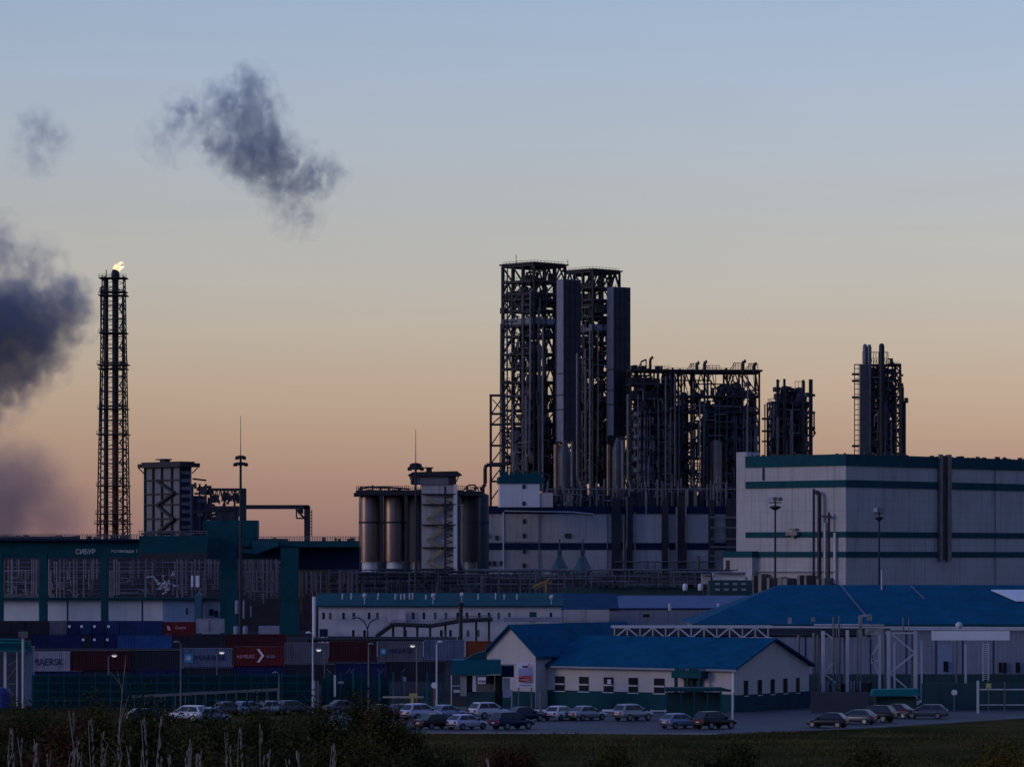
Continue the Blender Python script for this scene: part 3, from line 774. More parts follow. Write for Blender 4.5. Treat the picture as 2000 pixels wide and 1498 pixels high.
# white rooftop block
s = 6.6; fr = Frame(977, s, 3, z=0); z = fr.z; a_ = lambda px: (px-977)/s
t = thing('rooftop_block', 'white windowless block with a teal roof on the production building, left of the towers', 'building block', fr.p(0, 0, z(989)))
MB(fr).box(0, a_(1055), 2, 12, z(990), z(944)).build('wall', white, t)
MB(fr).box(a_(1055)+.02, a_(1081), 2.3, 11, z(990), z(962)).build('side_wall', clad, t)
m = MB(fr); m.box(-.4, a_(1064), 1.6, 12.4, z(943.8), z(931)); m.box(.4, a_(1055), 2.4, 11, z(931), z(926)); m.build('roof', teal, t)
m = MB(fr)
for k in range(9): m.box(k*1.5, k*1.5+.9, 3, 4, z(926), z(926)+R.uniform(.5, 1.4))
m.each('roof_vent', teal, t)
for py in (950, 983): MB(fr).box(a_(1024)-.5, a_(1024)+.5, 1.8, 1.98, z(py)-.6, z(py)+.6).build('window', glassd, t)

# ------------------------------------------------------------------ silos
s = 7.0
tS = []
for i, (x0, x1, lab) in enumerate(((700, 742, 'ribbed metal silo, leftmost of the silo row'), (748, 790, 'ribbed metal silo, second from the left of the silo row'),
                                   (795, 836, 'dim metal silo half hidden beside the stair tower, left of it'), (898, 938, 'dark metal silo right of the pale stair tower'))):
    r = (x1-x0)/2/s; P = at((x0+x1)/2, HOR+17.5*s, s); O = Vector((P.x, P.y+r, 0))
    t = thing('silo', lab, 'silo', O, 'product silos')
    zb, zt = Z(1096, s), Z(968, s)
    MB().lathe(O, [(r, zb), (r, zt-.3), (r*.97, zt)], 40, world=True).build('shell', silver if i < 2 else steel, t)
    MB().lathe(O, [(r*.68, 4), (r*.70, zb-.02)], 32, world=True).build('skirt', white if i < 2 else steelg, t)
    m = MB()
    for zz0 in (Z(1022, s),): m.lathe(O, [(r*1.02, zz0), (r*1.02, zz0+.55)], 40, world=True)
    m.build('hoop', steel, t)
    m = MB(); m.lathe(O, [(r*1.06, zt+.01), (r*1.06, zt+.5), (r*.2, zt+1.8)], 30, world=True); m.build('cap', steel, t)
for i, (pxc, lab) in enumerate(((745, 'dark rear silo showing between the two bright front silos'), (793, 'dark rear silo showing right of the second bright silo'), (895, 'dark rear silo behind the right edge of the pale stair tower'), (934, 'dark rear silo at the right end of the silo group'))):
    s_ = 6.72; r = 3.1; P = at(pxc, HOR+17.5*s_, s_); O = Vector((P.x, P.y+r, 0)); t = thing('silo', lab, 'silo', O, 'product silos')
    MB().lathe(O, [(r, 0), (r, Z(966, s_)), (r*.6, Z(963, s_))], 28, world=True).build('shell', steel, t)
    MB().lathe(O, [(r*1.03, Z(1022, s_)), (r*1.03, Z(1019, s_))], 28, world=True).build('hoop', steel, t)
t = thing('silo_gallery', 'dark walkway and pipework running over the silo tops', 'walkway', at(700, 968, s))
m = MB(); m.pbox(695, 905, 957, 967, s+.03, 9); m.pbox(906, 945, 959, 968, s+.03, 9)
m.each('walkway', steel, t)
m = MB(); RR = random.Random(5)
for k in range(64):
    px = 696+k*3.9; m.beam(at(px, 958, s), at(px, 950+RR.uniform(-1.5, 1), s), .16)
m.beam(at(696, 950, s), at(800, 949, s), .14); m.beam(at(880, 948, s), at(945, 952, s), .14); m.beam(at(696, 954, s), at(945, 954, s), .1)
m.build('handrail', steel, t)
m = MB()
m.pbox(691, 701, 962, 970, s, 1.5); m.path([at(700, 955, s), at(720, 951, s), at(760, 952, s), at(800, 955, s)], .3, 6)
for px in (703, 726, 741, 757, 776, 910, 925, 938): m.pbox(px, px+RR.uniform(3, 8), 950+RR.uniform(-3, 2), 958, s-.05, 2)
m.path([at(905, 958, s), at(915, 947, s), at(928, 947, s), at(935, 958, s)], .22, 6)
m.each('roof_equipment', steel, t)

s = 7.2
fr = Frame(822, s, 0); z = fr.z; a_ = lambda px: (px-822)/s
t = thing('stair_tower', 'pale stair tower with zigzag stairs and a flat overhanging roof between the silos', 'stair tower', fr.O)
MB(fr).box(0, a_(889), .6, 7, 0, z(946)).build('back_wall', clad, t)
MB(fr).box(a_(886), a_(893), -1.0, .6, 0, z(946)).build('corner_post', white, t)
MB(fr).box(a_(802), a_(890), 0, 8, z(946)+.02, z(930)).build('top_storey', cladg, t)
MB(fr).box(a_(876), a_(890.5), -.15, -.01, z(946), z(930)).build('dark_panel', steel, t)
m = MB(fr)
m.poly([(a_(796), -1, z(928)), (a_(803), -1, z(930)), (a_(890), -1, z(930)), (a_(902), -1, z(927)), (a_(893), -1, z(920)), (a_(806), -1, z(922))], (0, 11, 0))
m.build('roof', steel, t)
m = MB(fr); m.box(a_(806), a_(810), -.9, -.6, z(946), z(930)); m.beam((a_(800), -.7, z(930)), (a_(806), -.7, z(944)), .3); m.beam((a_(897), -.7, z(928)), (a_(890), -.7, z(943)), .3)
m.each('roof_strut', steel, t)
m = MB(fr); m.box(a_(832), a_(843), 2, 4, z(921), z(914)); m.box(a_(828), a_(846), 1.6, 4.2, z(914), z(912)); m.build('roof_fan', steel, t)
m = MB(fr); stm = M('stair_ochre', (.30, .24, .14), .6)
ys_ = [975, 988, 1012, 1031, 1053, 1072, 1095, 1110]
for i in range(len(ys_)-1):
    x0, x1 = (834, 866) if i % 2 == 0 else (866, 838)
    m.beam((a_(x0), -.5, z(ys_[i])), (a_(x1), -.5, z(ys_[i+1])), .55, .8)
m.each('stair_flight', stm, t)
m = MB(fr)
for y in (966, 986, 1026, 1070, 1112): m.box(a_(824), a_(890), -1.1, .5, z(y), z(y)+.28)
m.box(a_(868), a_(872), -1.4, -1.0, 0, z(950)); m.box(a_(822), a_(823.5), -1.4, -1.0, 0, z(955))
for k in range(22):
    y = 972 + k*6.4; m.beam((a_(872), -.9, z(y)), (a_(884), -.9, z(y+(3 if k % 2 else -3))), .3)
m.build('landing', steel, t)
m = MB(fr); m.path([(a_(903), -1, z(985)), (a_(903), -1, z(1105)), (a_(908), -1, z(1113)), (a_(940), -1, z(1114))], .3, 8); m.path([(a_(893), -1, z(987)), (a_(906), -1, z(987))], .25, 6)
m.each('pipe', steelg, t)

# ------------------------------------------------------------------ big pale building with teal bands (right)
s = 7.4
fr = Frame(1652, s, 46); z = fr.z
t = thing('warehouse', 'huge pale windowless building with four teal bands filling the right side', 'building', fr.O)
zt = z(888); A, B = 100, 34.5
MB(fr).box(0, A, 0, B, 0, zt).build('wall', clad, t)
m = MB(fr); e = .25
def band(y0, y1, nm, e=.25, a1=A, b1=B, zt_=None):
    m = MB(fr); z0, z1 = z(y1), (zt_ if zt_ else z(y0))
    m.box(-e, -.02, -e, b1, z0, z1); m.box(-.02, a1, -e, -.02, z0, z1); m.build(nm, teal, t)
band(888, 909, 'parapet_band', .35, zt_=zt+.2); band(937, 951, 'teal_band'); band(1038, 1049, 'teal_band'); band(1077, 1088, 'teal_band')
m = MB(fr); RR = random.Random(9)
for k in range(46): 
    b = RR.uniform(0, A); m.box(b, b+RR.uniform(.3, 1.4), .3, 1.0, zt, zt+RR.uniform(.3, .9))
for k in range(20):
    b = RR.uniform(0, B); m.box(.2, .6, b, b+RR.uniform(.3, 1), zt, zt+RR.uniform(.3, .7))
m.each('roof_clutter', steel, t)
m = MB(fr); ax = lambda px: next(a for a in np.arange(0, A, .1) if 1000+F*(fr.p(a, 0, 0).x)/fr.p(a, 0, 0).y >= px)
bx = lambda px: next(b for b in np.arange(0, B+8, .1) if 1000+F*(fr.p(0, b, 0).x)/fr.p(0, b, 0).y <= px)
for px0, px1 in ((1830, 1836), (1845, 1853)):
    MB(fr).box(ax(px0), ax(px1), -1.0, -.3, z(1095), zt+.9).build('roof_drain_duct', steelg, t)
MB(fr).box(ax(1837), ax(1844), -.8, -.3, z(1090), zt+.6).build('roof_drain_duct', steel, t)
m = MB(fr)
for px in (1590, 1492): b = bx(px); m.box(-.34, -.27, b-.25, b+.25, z(1140) if px == 1590 else z(935), z(953) if px == 1590 else z(910))
for px in (1942,): a = ax(px); m.box(a-.1, a+.1, -.33, -.27, z(1200), zt)
m.each('wall_seam', navy, t)
m = MB(fr); b = bx(1553); m.box(-1.6, -.3, b-2, b+2, z(1045), z(1038)); m.box(-1.2, -.3, b-1.2, b+1, z(1035), z(1031)); m.box(-.9, -.3, b-.5, b+.6, z(1050), z(1045)); m.build('wall_fan', steelg, t)
m = MB(fr)
for px, y0, y1, r in ((1608, 968, 1140, .55), (1627, 1000, 1140, .3)):
    b = bx(px); m.tube((-1.6, b, z(y1)), (-1.6, b, z(y0)), r, 10)
b = bx(1608); m.path([(-1.6, b, z(970)), (-1.6, b+.3, z(962)), (-1.6, b+1.4, z(960))], .55, 10)
m.beam((-1.6, bx(1608), z(1008)), (-1.6, bx(1631), z(1008)), .5)
m.build('exhaust_duct', steel, t)
for px in (1614, 1634):
    b = bx(px); MB(fr).box(-.9, -.3, b-.35, b+.35, z(1140), z(1040) if px > 1620 else z(1020)).build('downpipe', steelw, t)
# left tower strip, a little taller, and the low annex
MB(fr).box(.2, 6, B+.02, B+3.6, 0, zt+1.4).build('stair_wing', clad, t)
m = MB(fr); m.box(-2.2, 6, B-4, B+6.2, 0, z(1088)); m.build('annex', clad, t)
m = MB(fr); m.box(-2.5, 6, B-4.2, B+6.4, z(1088)+.01, z(1076)); m.build('annex_parapet', teal, t)
MB(fr).box(-2.34, -2.22, B+3.9, B+5.2, 0, z(1094)).build('annex_door', steel, t)
m = MB(fr)
for k in range(10): b = B-2-k*3.2; m.box(-2.4-RR.uniform(.3, 2), -.5, b, b+RR.uniform(.6, 1.6), 0, z(1125+RR.uniform(-4, 6)))
m.box(-1.2, -.4, 3, B, z(1117), z(1116)); m.each('wall_equipment', steelg, t)

# flood light masts in front of it
def flood_mast(px, y0, s, label, grp, head=1.0, col=steel):
    P = at(px, y0, s); O = Vector((P.x, P.y, 0)); t = thing('floodlight_mast', label, 'light mast', O, grp)
    zt = P.z
    MB().tube(O, O+Vector((0, 0, zt)), .32, 10, .2).build('pole', col, t)
    m = MB()
    m.beam(O+Vector((-1.5*head, 0, zt-.8)), O+Vector((1.5*head, 0, zt-.8)), .25); m.lathe(O+Vector((0, 0, zt-2.6)), [(.3, 0), (1.4*head, .6), (1.4*head, .9), (.2, 1.1)], 12, world=True)
    m.build('head_frame', col, t)
    for dx, lit in ((-1.2, 1), (1.2, 0), (0, 0)):
        m = MB(); c = O+Vector((dx*head, -.4, zt)); m.box(c.x-.5*head, c.x+.5*head, c.y-.3, c.y+.3, c.z-.4, c.z+.5)
        m.build('floodlight', steelw if lit else steelg, t)
    return t
flood_mast(1514, 975, 8.2, 'floodlight mast with a pale lamp before the left face of the big pale building', 'floodlight masts')
flood_mast(1717, 996, 8.2, 'dark floodlight mast before the right face of the big pale building', 'floodlight masts', .75)

# ------------------------------------------------------------------ distant left block with stairs
s = 6.6
fr = Frame(352, s, 42); z = fr.z
t = thing('stair_tower', 'grey square stair tower with overhanging flat roof right of the flare stack', 'stair tower', fr.O)
MB(fr).box(.3, 4.4, .3, 17.6, 0, z(912)).build('wall', cladg, t)
m = MB(fr)
for b in (0, 4.2, 9.2, 13.5, 17.6): m.box(-.25, .25, b-.25, b+.25, 0, z(912))
for y in (1040, 1014, 986, 965, 938): m.box(-.2, .28, 0, 17.6, z(y), z(y)+.4)
for i, (y0, y1) in enumerate(((1040, 1014), (1014, 986), (986, 962), (962, 938))):
    b0, b1 = (2.5, 11) if i % 2 else (11, 2.5)
    m.beam((-.5, b0, z(y0)), (-.5, b1, z(y1)), .7)
m.build('stair_frame', steel, t)
m = MB(fr)
for k in range(9): m.box(.5, 3.6, -.04, .28, z(1040)+k*2.3, z(1040)+k*2.3+1.2)
m.each('louvre', navy, t)
m = MB(fr); m.box(-1.3, 6.2, -1.5, 19.5, z(911.8), z(904)); m.box(-.6, 5, -.5, 18.6, z(904), z(901)); m.build('roof', steel, t)
m = MB(fr); m.box(1, 3, 9, 11.5, z(901), z(897)); m.box(.6, 3.4, 8.6, 13, z(897), z(894.5)); m.build('roof_fan', steel, t)
m = MB(fr); m.beam((-1.2, 19.3, z(911)), (-.1, 17.6, z(924)), .3); m.beam((5.8, -1.3, z(911)), (4.4, 0, z(924)), .3); m.each('roof_strut', steel, t)

s = 6.8
fr = Frame(376, s, 5); z = fr.z; a_ = lambda px: (px-376)/s
t = thing('process_structure', 'low stepped structure of dark tanks and girders right of the grey stair tower', 'process unit', fr.O, 'process structures')
R5 = random.Random(61); m = MB(fr); q = MB(fr)
MB(fr).box(0, a_(400), 0, 5, 0, z(968)).build('tank_block', navy, t)
for px in (376, 390, 402, 412, 438, 458, 476): m.beam((a_(px), 0, 0), (a_(px), 0, z(955 if px > 405 else 945)), .6); m.beam((a_(px), 5, 0), (a_(px), 5, z(955 if px > 405 else 945)), .5)
m.beam((a_(405), 0, z(956)), (a_(479), 0, z(956)), .8); m.beam((a_(405), 5, z(956)), (a_(479), 5, z(956)), .6)
m.beam((a_(376), 0, z(935)), (a_(403), 0, z(938)), .5); m.beam((a_(376), 0, z(1000)), (a_(479), 0, z(990)), .8)
for k in range(9): x = 408+k*7.5; m.beam((a_(x), 0, z(956)), (a_(x+4), 0, z(978)), .3); m.beam((a_(x+7), 0, z(956)), (a_(x+2), 0, z(980)), .3)
m.build('frame', steel, t)
for k in range(46):
    px = R5.uniform(376, 416); py = R5.uniform(935+(px-376)*.5, 1040); q.box(a_(px), a_(px)+R5.uniform(.5, 2.6), R5.uniform(-.5, 2), R5.uniform(2.5, 5), z(py)-R5.uniform(.4, 1.8), z(py))
for k in range(30):
    px = R5.uniform(410, 476); py = R5.uniform(960, 1010); q.box(a_(px), a_(px)+R5.uniform(.3, 1.4), 0, R5.uniform(2.5, 5), z(py)-R5.uniform(.4, 2.4), z(py))
q.box(a_(420), a_(466), .4, 4, 0, z(988)); q.each('plant_equipment', vesselm, t)
MB(fr).box(a_(472), a_(481), -.6, 0.5, 0, z(954)).build('corner_column', steel, t)

# long pipe bridge on one tall column
s = 7.6
t = thing('pipe_bridge', 'thin dark pipe bridge on a single column against the orange sky', 'pipe bridge', at(603, HOR+17.5*s, s))
MB().pbox(481, 603, 986, 994, s, 1.4).build('deck', steel, t)
MB().pbox(594, 605.5, 988, 1090, s, 1.4).build('column', steel, t)
m = MB(); m.beam(at(578, 994, s), at(596, 1014, s), .5); m.beam(at(579, 992, s), at(579, 1012, s), .35); m.beam(at(579, 1012, s), at(596, 1012, s), .4); m.pbox(582, 592, 994, 1003, s-.05, 1)
for k in range(8): m.beam(at(606, 1000+k*6, s), at(609, 1000+k*6, s), .2)
m.beam(at(609, 995, s), at(609, 1048, s), .2)
m.build('bracket', steel, t)
# ------------------------------------------------------------------ teal loading gantry (left)
s = 8.6; zg = 0.0
t = thing('loading_gantry', 'long teal loading gantry with white lettering and pale pipes between teal pillars, on the left', 'gantry', at(300, HOR+17.5*s, s))
P = lambda x0, x1, y0, y1, d, ds=0: MB().pbox(x0, x1, y0, y1, s+ds, d)
P(-60, 272, 1056, 1089, 5).build('beam', teal, t); P(-60, 272, 1052, 1055.8, 6, .02).build('beam_cap', navy, t)
P(272.5, 404, 1046, 1080, 6, .12).build('beam', teal, t)
P(396, 502, 1016, 1052, 7, -.05).build('cabin', teal, t)
P(470, 700, 1056, 1068, 6).build('beam', teal, t); P(404, 560, 1052.3, 1092, 6, -.03).build('beam', M('dim_teal_paint', (.004, .045, .07), .7, spec=.15), t); P(560, 702, 1068.3, 1112, 6, -.06).build('beam', navy, t)
m = MB(); Y = F/s
m.poly([(X(448, s), Y-3, Z(1072, s)), (X(494, s), Y-3, Z(1072, s)), (X(494, s), Y-3, Z(1056, s)), (X(542, s), Y-3, Z(1059, s)), (X(545, s), Y-3, Z(1066, s)), (X(502, s), Y-3, Z(1082, s)), (X(448, s), Y-3, Z(1076, s))], (0, 2.5, 0))
m.build('canopy', M('weathered_teal', (.02, .10, .12), .7, spec=.15), t)
zb = 1090+17.5*s
for x0, x1, y0 in ((-6, 5, 1080), (76, 91, 1080), (197, 210, 1088), (430, 462, 1052), (548, 583, 1070)):
    P(x0, x1, y0, zb, 2.2, .05).build('pillar', teal, t)
gf = Frame(0, s); gf.O = Vector((0, F/s, 0))
text_mesh('СИБУР', 'lettering', brightw, t, gf, X(148, s), X(186, s), Z(1082, s), 10/s, off=.05)
text_mesh('эстакада 1', 'lettering', brightw, t, gf, X(217, s), X(268, s), Z(1080, s), 7/s, off=.05)
# railing and pipes along the top
m = MB(); RR = random.Random(13)
for x0, x1, y in ((-20, 272, 1052), (272, 404, 1045), (505, 700, 1056)):
    m.beam(at(x0, y-8, s), at(x1, y-8, s), .12); m.beam(at(x0, y-4, s), at(x1, y-4, s), .1)
    n = int((x1-x0)/5)
    for k in range(n+1): xx = x0+(x1-x0)*k/n; m.beam(at(xx, y, s), at(xx, y-8-RR.random()*1.5, s), .14)
m.build('handrail', steelg, t)
m = MB()
for k in range(52):
    xx = RR.choice([RR.uniform(-10, 265), RR.uniform(275, 400), RR.uniform(505, 695)]); y = 1045 if 272 < xx < 404 else (1052 if xx < 272 else 1056)
    m.pbox(xx, xx+RR.uniform(3, 12), y-RR.uniform(3, 7), y, s-.05, 1.2)
m.pbox(-20, 150, 1047, 1052, s-.06, 2)
m.each('deck_equipment', steel, t)
# pale product pipes between the pillars
ppm = M('pale_pipe', (.27, .24, .27), .6, metal=.0, var=.2)
m = MB(); fx = lambda x0, x1: [x0+(x1-x0)*k for k in (0, 1)]
for x0, x1 in ((8, 74), (93, 195), (212, 300), (335, 428), (465, 546)):
    px = x0+3
    while px < x1-2:
        y0 = 1092+RR.choice([0, 0, 4, 22]); y1 = RR.choice([1130, 1150, 1162, 1168, 1168])
        if RR.random() < .88: m.tube(at(px, y1, s-.2), at(px, y0, s-.2), RR.uniform(.10, .22), 6)
        px += RR.uniform(3.5, 8)
    for y in (1115, 1128, 1137, 1146, 1156):
        if RR.random() < .95:
            a, b = sorted((RR.uniform(x0, x1-20), RR.uniform(x0+20, x1))); 
            if y == 1115: a, b = x0, x1
            m.tube(at(a, y+RR.uniform(-2, 2), s-.22), at(b, y+RR.uniform(-2, 2), s-.22), RR.uniform(.09, .2), 6)
    for k in range(int((x1-x0)/9)):
        xx, yy = RR.uniform(x0, x1-10), RR.uniform(1125, 1165)
        m.path([at(xx, yy, s-.15), at(xx+RR.uniform(4, 12), yy, s-.15), at(xx+10, yy+RR.uniform(4, 14), s-.15)], RR.uniform(.08, .15), 5)
m.each('pipework', ppm, t, 100)
m = MB(); y = 1163; m.pbox(6, 76, 1160, 1166, s-.1, .8); m.build('walkway', steelg, t)
dpm = M('dim_pipe', (.10, .09, .11), .6, var=.3); m = MB(); RD = random.Random(88)       # a second, deeper pipework layer, its depth shade put into the dim colour
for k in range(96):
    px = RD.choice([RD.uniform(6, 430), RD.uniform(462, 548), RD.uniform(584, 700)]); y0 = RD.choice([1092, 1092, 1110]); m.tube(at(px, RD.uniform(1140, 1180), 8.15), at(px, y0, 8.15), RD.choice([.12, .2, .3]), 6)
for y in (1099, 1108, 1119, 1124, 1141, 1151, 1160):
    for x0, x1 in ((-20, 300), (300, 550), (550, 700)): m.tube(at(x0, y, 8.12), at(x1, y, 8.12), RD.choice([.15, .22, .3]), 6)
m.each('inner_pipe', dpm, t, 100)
m = MB()
for k in range(40): x, y = RD.uniform(0, 690), RD.uniform(1095, 1165); m.pbox(x, x+RD.uniform(3, 12), y, y+RD.uniform(3, 9), 8.05, 1)
m.each('inner_equipment', vesselm, t)
# dark rear wall added behind the pipes, shed gloom put into its colour
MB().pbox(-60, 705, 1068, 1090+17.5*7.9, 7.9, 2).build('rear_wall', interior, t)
# silvery valve cluster
t3 = thing('valve_cluster', 'glinting tangle of silvery pipes and valves hanging in the gantry', 'valves', at(322, 1150, 8.7))
m = MB(); sv = 8.72; R3 = random.Random(3)
for k in range(20):
    x, y = R3.gauss(324, 9), R3.gauss(1145, 9); y += abs(x-324)*-.1
    m.lathe(at(x, y, sv), [(.05, -.25), (.26, -.1), (.26, .1), (.05, .25)], 8, world=True)
    m.path([at(x, y, sv), at(x+R3.uniform(-7, 7), y+R3.uniform(-5, 5), sv), at(x+R3.uniform(-9, 9), y+R3.uniform(-8, 8), sv)], .12, 6)
m.path([at(286, 1128, sv), at(300, 1126, sv), at(306, 1136, sv), at(318, 1146, sv)], .22, 8)
m.each('valve', M('bright_metal', (.42, .42, .46), .35, metal=.4), t3)
t4 = thing('pump_cabinet', 'two small white cabinets side by side in the gantry above the blue panels', 'cabinet', at(380, 1138, 8.7))
for x0, x1 in ((373, 377), (382, 389)): 
    m = MB(); m.pbox(x0, x1, 1124, 1139, 8.72, .6); m.pbox(x0, x1, 1139.2, 1146, 8.72, .2); m.build('cabinet', brightw, t4)

# white enclosure panels in front of the gantry feet
s2 = 8.75
t = thing('site_building', 'low white windowless building behind the gantry pillars, left edge', 'building', at(170, HOR+17.5*s2, s2))
MB().pbox(-60, 318, 1171, 1090+17.5*(s2-.2), s2-.2, 6).build('wall', brightw, t)
MB().pbox(318.4, 380, 1171, 1090+17.5*(s2-.2), s2-.2, 6).build('blue_wall', M('pale_blue_cladding', (.30, .40, .58), .5, var=.1), t)
MB().pbox(394, 434, 1171, 1090+17.5*(s2-.2), s2-.2, 6).build('wall', M('pale_blue_white', (.50, .56, .68), .5, var=.1), t)
m = MB()
for px in (132, 278): m.pbox(px-1.5, px+1.5, 1174, 1215, s2-.17, .2)
m.each('seam', navy, t)
MB().pbox(-60, 434, 1167, 1170.8, s2-.18, 6.4).build('roof_edge', teal, t)
m = MB(); 
for px, py, w_ in ((363, 1191, 4), (408, 1193, 9), (418, 1196, 8)): m.pbox(px, px+w_, py-4, py+9, s2-.17, .3)
m.each('opening', navy, t)
m = MB(); m.pbox(380.4, 393.6, 1162, 1230, s2-.15, 4); m.poly([(X(380, s2), F/s2-.3, Z(1163, s2)), (X(394, s2), F/s2-.3, Z(1163, s2)), (X(387, s2), F/s2-.3, Z(1156, s2))], (0, 4, 0)); m.build('gable_bay', M('blue_bay', (.04, .13, .22), .5), t)
# hanging hoses
t = thing('hose_rack', 'pale upright tanks and pipes right of the second wide teal pillar', 'tank', at(470, 1215, 8.8))
for x0, x1, y0, y1 in ((459, 466, 1172, 1198), (474, 478, 1172, 1208), (489, 491, 1183, 1205), (456, 466, 1222, 1238), (474, 484, 1222, 1238), (505, 545, 1222, 1238)):
    P0 = at((x0+x1)/2, y1, 8.8); r = (x1-x0)/2/8.8
    if x1-x0 > 20: MB().pbox(x0, x1, y0, y1, 8.8, 2).build('cabinet', cladb, t)
    else: MB().lathe(P0, [(r, 0), (r, (y1-y0)/8.8-.2), (r*.4, (y1-y0)/8.8)], 10, world=True).build('upright_tank', cladb, t)

# ------------------------------------------------------------------ pipe rack behind the low buildings (centre)
s = 8.0
t = thing('pipe_rack', 'long dark pipe rack of thin posts running below the production building', 'pipe rack', at(1000, HOR+17.5*s, s))
m = MB(); R4 = random.Random(15)
px = 604
while px < 1445:
    w_ = R4.choice([.15, .2, .2, .3, .5]); sd = s+R4.uniform(-.12, .05)
    m.beam(at(px, 1090+17.5*sd, sd), at(px, 1110+R4.choice([0, 2, 4, 8, 14, 22]), sd), w_); px += R4.choice([4, 6, 8, 11, 15])
m.each('post', steelg, t)
m = MB(); q = MB()
for y in (1113, 1117, 1121, 1126, 1130, 1136, 1142, 1149):
    x = 600
    while x < 1435:
        L_ = R4.uniform(40, 220); x1 = min(1440, x+L_); yy = y+R4.uniform(-1, 1); sd = s-.02-R4.uniform(0, .1)
        (m if R4.random() < .6 else q).path([at(x, yy, sd), at(x1, yy, sd), at(x1, yy+R4.uniform(-5, 8), sd)], R4.choice([.14, .2, .3, .42]), 6); x = x1+R4.choice([0, 4, 20, 50])
m.each('pipe', steel, t); q.each('pale_pipe', pale_pipe, t)
m = MB()
for k in range(26): x = R4.uniform(610, 1420); m.beam(at(x, 1150, s+.02), at(x+R4.choice([-14, 12, 16]), 1114, s+.02), .18)
m.each('brace', steel, t)
MB().pbox(600, 1442, 1122, 1235, 7.7, 2).build('rear_screen', interior, t)  # plain dark sheet closing the view behind the posts
m = MB()
for k in range(40): x = R4.uniform(605, 1430); y = R4.uniform(1112, 1150); m.pbox(x, x+R4.uniform(3, 14), y, y+R4.uniform(3, 10), s+.05, 1)
m.each('equipment', vesselm, t)
olive = M('olive_pipe', (.16, .13, .05), .6)
t = thing('portal_frame', 'dull yellow portal frame between the gantry and the pipe rack', 'frame', at(620, HOR+17.5*8.5, 8.5))
m = MB(); sp_ = 8.4; m.beam(at(585, 1113, sp_), at(642, 1113, sp_), .6); m.beam(at(640, 1113, sp_), at(640, 1200, sp_), .5); m.beam(at(588, 1113, sp_), at(588, 1200, sp_), .4); m.beam(at(640, 1150, sp_), at(655, 1128, sp_), .3)
m.build('frame', olive, t)
t = thing('crane_jib', 'small slanted yellow crane jib in front of the dark pipe rack', 'crane', at(1060, 1160, 8.4))
m = MB(); m.beam(at(1040, 1146, 8.4), at(1072, 1132, 8.4), .45); m.beam(at(1044, 1150, 8.4), at(1078, 1136, 8.4), .2); m.beam(at(1066, 1136, 8.4), at(1066, 1240, 8.4), .5)
m.build('jib', M('crane_yellow', (.32, .22, .03), .5), t)
t = thing('pyramid_hopper', 'dark pyramid shaped hoppers with thin vents before the production building', 'hopper', at(1110, 1112, 7.6))
for px in (1093, 1138):
    m = MB(); P0 = at(px, 1113, 7.6); m.lathe(P0, [(2.6, -12), (2.6, 0), (2.2, .4), (.4, 4.0), (.25, 4.2)], 4, world=True); m.tube(P0+Vector((0, 0, 3.5)), P0+Vector((0, 0, 8)), .22, 6); m.box(P0.x-.6, P0.x+.6, P0.y-.6, P0.y+.6, P0.z+4.0, P0.z+5.4)
    m.build('hopper', M('dark_teal_steel', (.02, .06, .07), .5), t)

# lightning masts with ring platforms
def light_mast(px, ytop, rings, ybase, s, label, r=.34):
    P0 = at(px, ybase, s); O = Vector((P0.x, P0.y, 0)); t = thing('lighting_mast', label, 'light mast', O, 'tall lighting masts')
    zr = Z(rings[0], s)
    MB().tube(O, O+Vector((0, 0, zr)), r, 10, r*.6).build('pole', steel, t)
    MB().tube(O+Vector((0, 0, zr)), O+Vector((0, 0, Z(ytop, s))), .10, 6, .05).build('lightning_rod', steelg, t)
    for k, (py, w_) in enumerate(zip(rings, (.95, 1.35))):
        m = MB(); c = O+Vector((0, 0, Z(py, s)))
        m.lathe(c, [(.2, -.35), (w_, -.25), (w_, .25), (.25, .4)], 18, world=True)
        for q in range(8):
            a = q*math.pi/4; m.box(c.x+w_*math.cos(a)-.18, c.x+w_*math.cos(a)+.18, c.y+w_*math.sin(a)-.18, c.y+w_*math.sin(a)+.18, c.z-.5, c.z+.15)
        m.build('ring_platform', steel, t)
    return t
light_mast(470, 812, (893, 906), 1240, 9.4, 'tall thin lighting mast with two ring platforms in front of the gantry', .40)
light_mast(812, 838, (908, 914), 1240, 10.5, 'tall thin lighting mast rising in front of the silos and the long white building', .34)

# ------------------------------------------------------------------ long white low building
s = 11.0; ft = lambda px: px
t = thing('office_building', 'long low white building with small dark windows and a teal roof in mid distance', 'building', at(850, HOR+17.5*s, s))
YB = 1090+17.5*s
MB().pbox(622, 1096, 1184, YB, s, 12).build('wall', M('white_office_wall', (.56, .535, .55), .6, var=.06, streak=.15), t)
m = MB(); Y = F/s; x0, x1 = X(616, s), X(1100, s)
m.poly([(x0, Y-.8, Z(1184, s)), (x0, Y-.8, Z(1182.2, s)), (x0, Y+7, Z(1158.5, s)), (x0, Y+14, Z(1182, s))], (x1-x0, 0, 0))
m.build('roof', teal, t)
WN = [(632, 0), (645, 2), (671, 0), (691, 0), (721, 0), (737, 2), (807, 0), (828, 1), (850, 2), (871, 2), (894, 0), (912, 0), (936, 0), (955, 0), (974, 2), (995, 2), (1040, 2), (1076, 0)]
for px, k in WN:
    w_ = 5.2; m = MB(); m.pbox(px-w_/2, px+w_/2, 1196, 1209, s+.03, .25); m.build('window', glassd if k < 2 else M('grey_glass', (.08, .09, .11), .2), t)
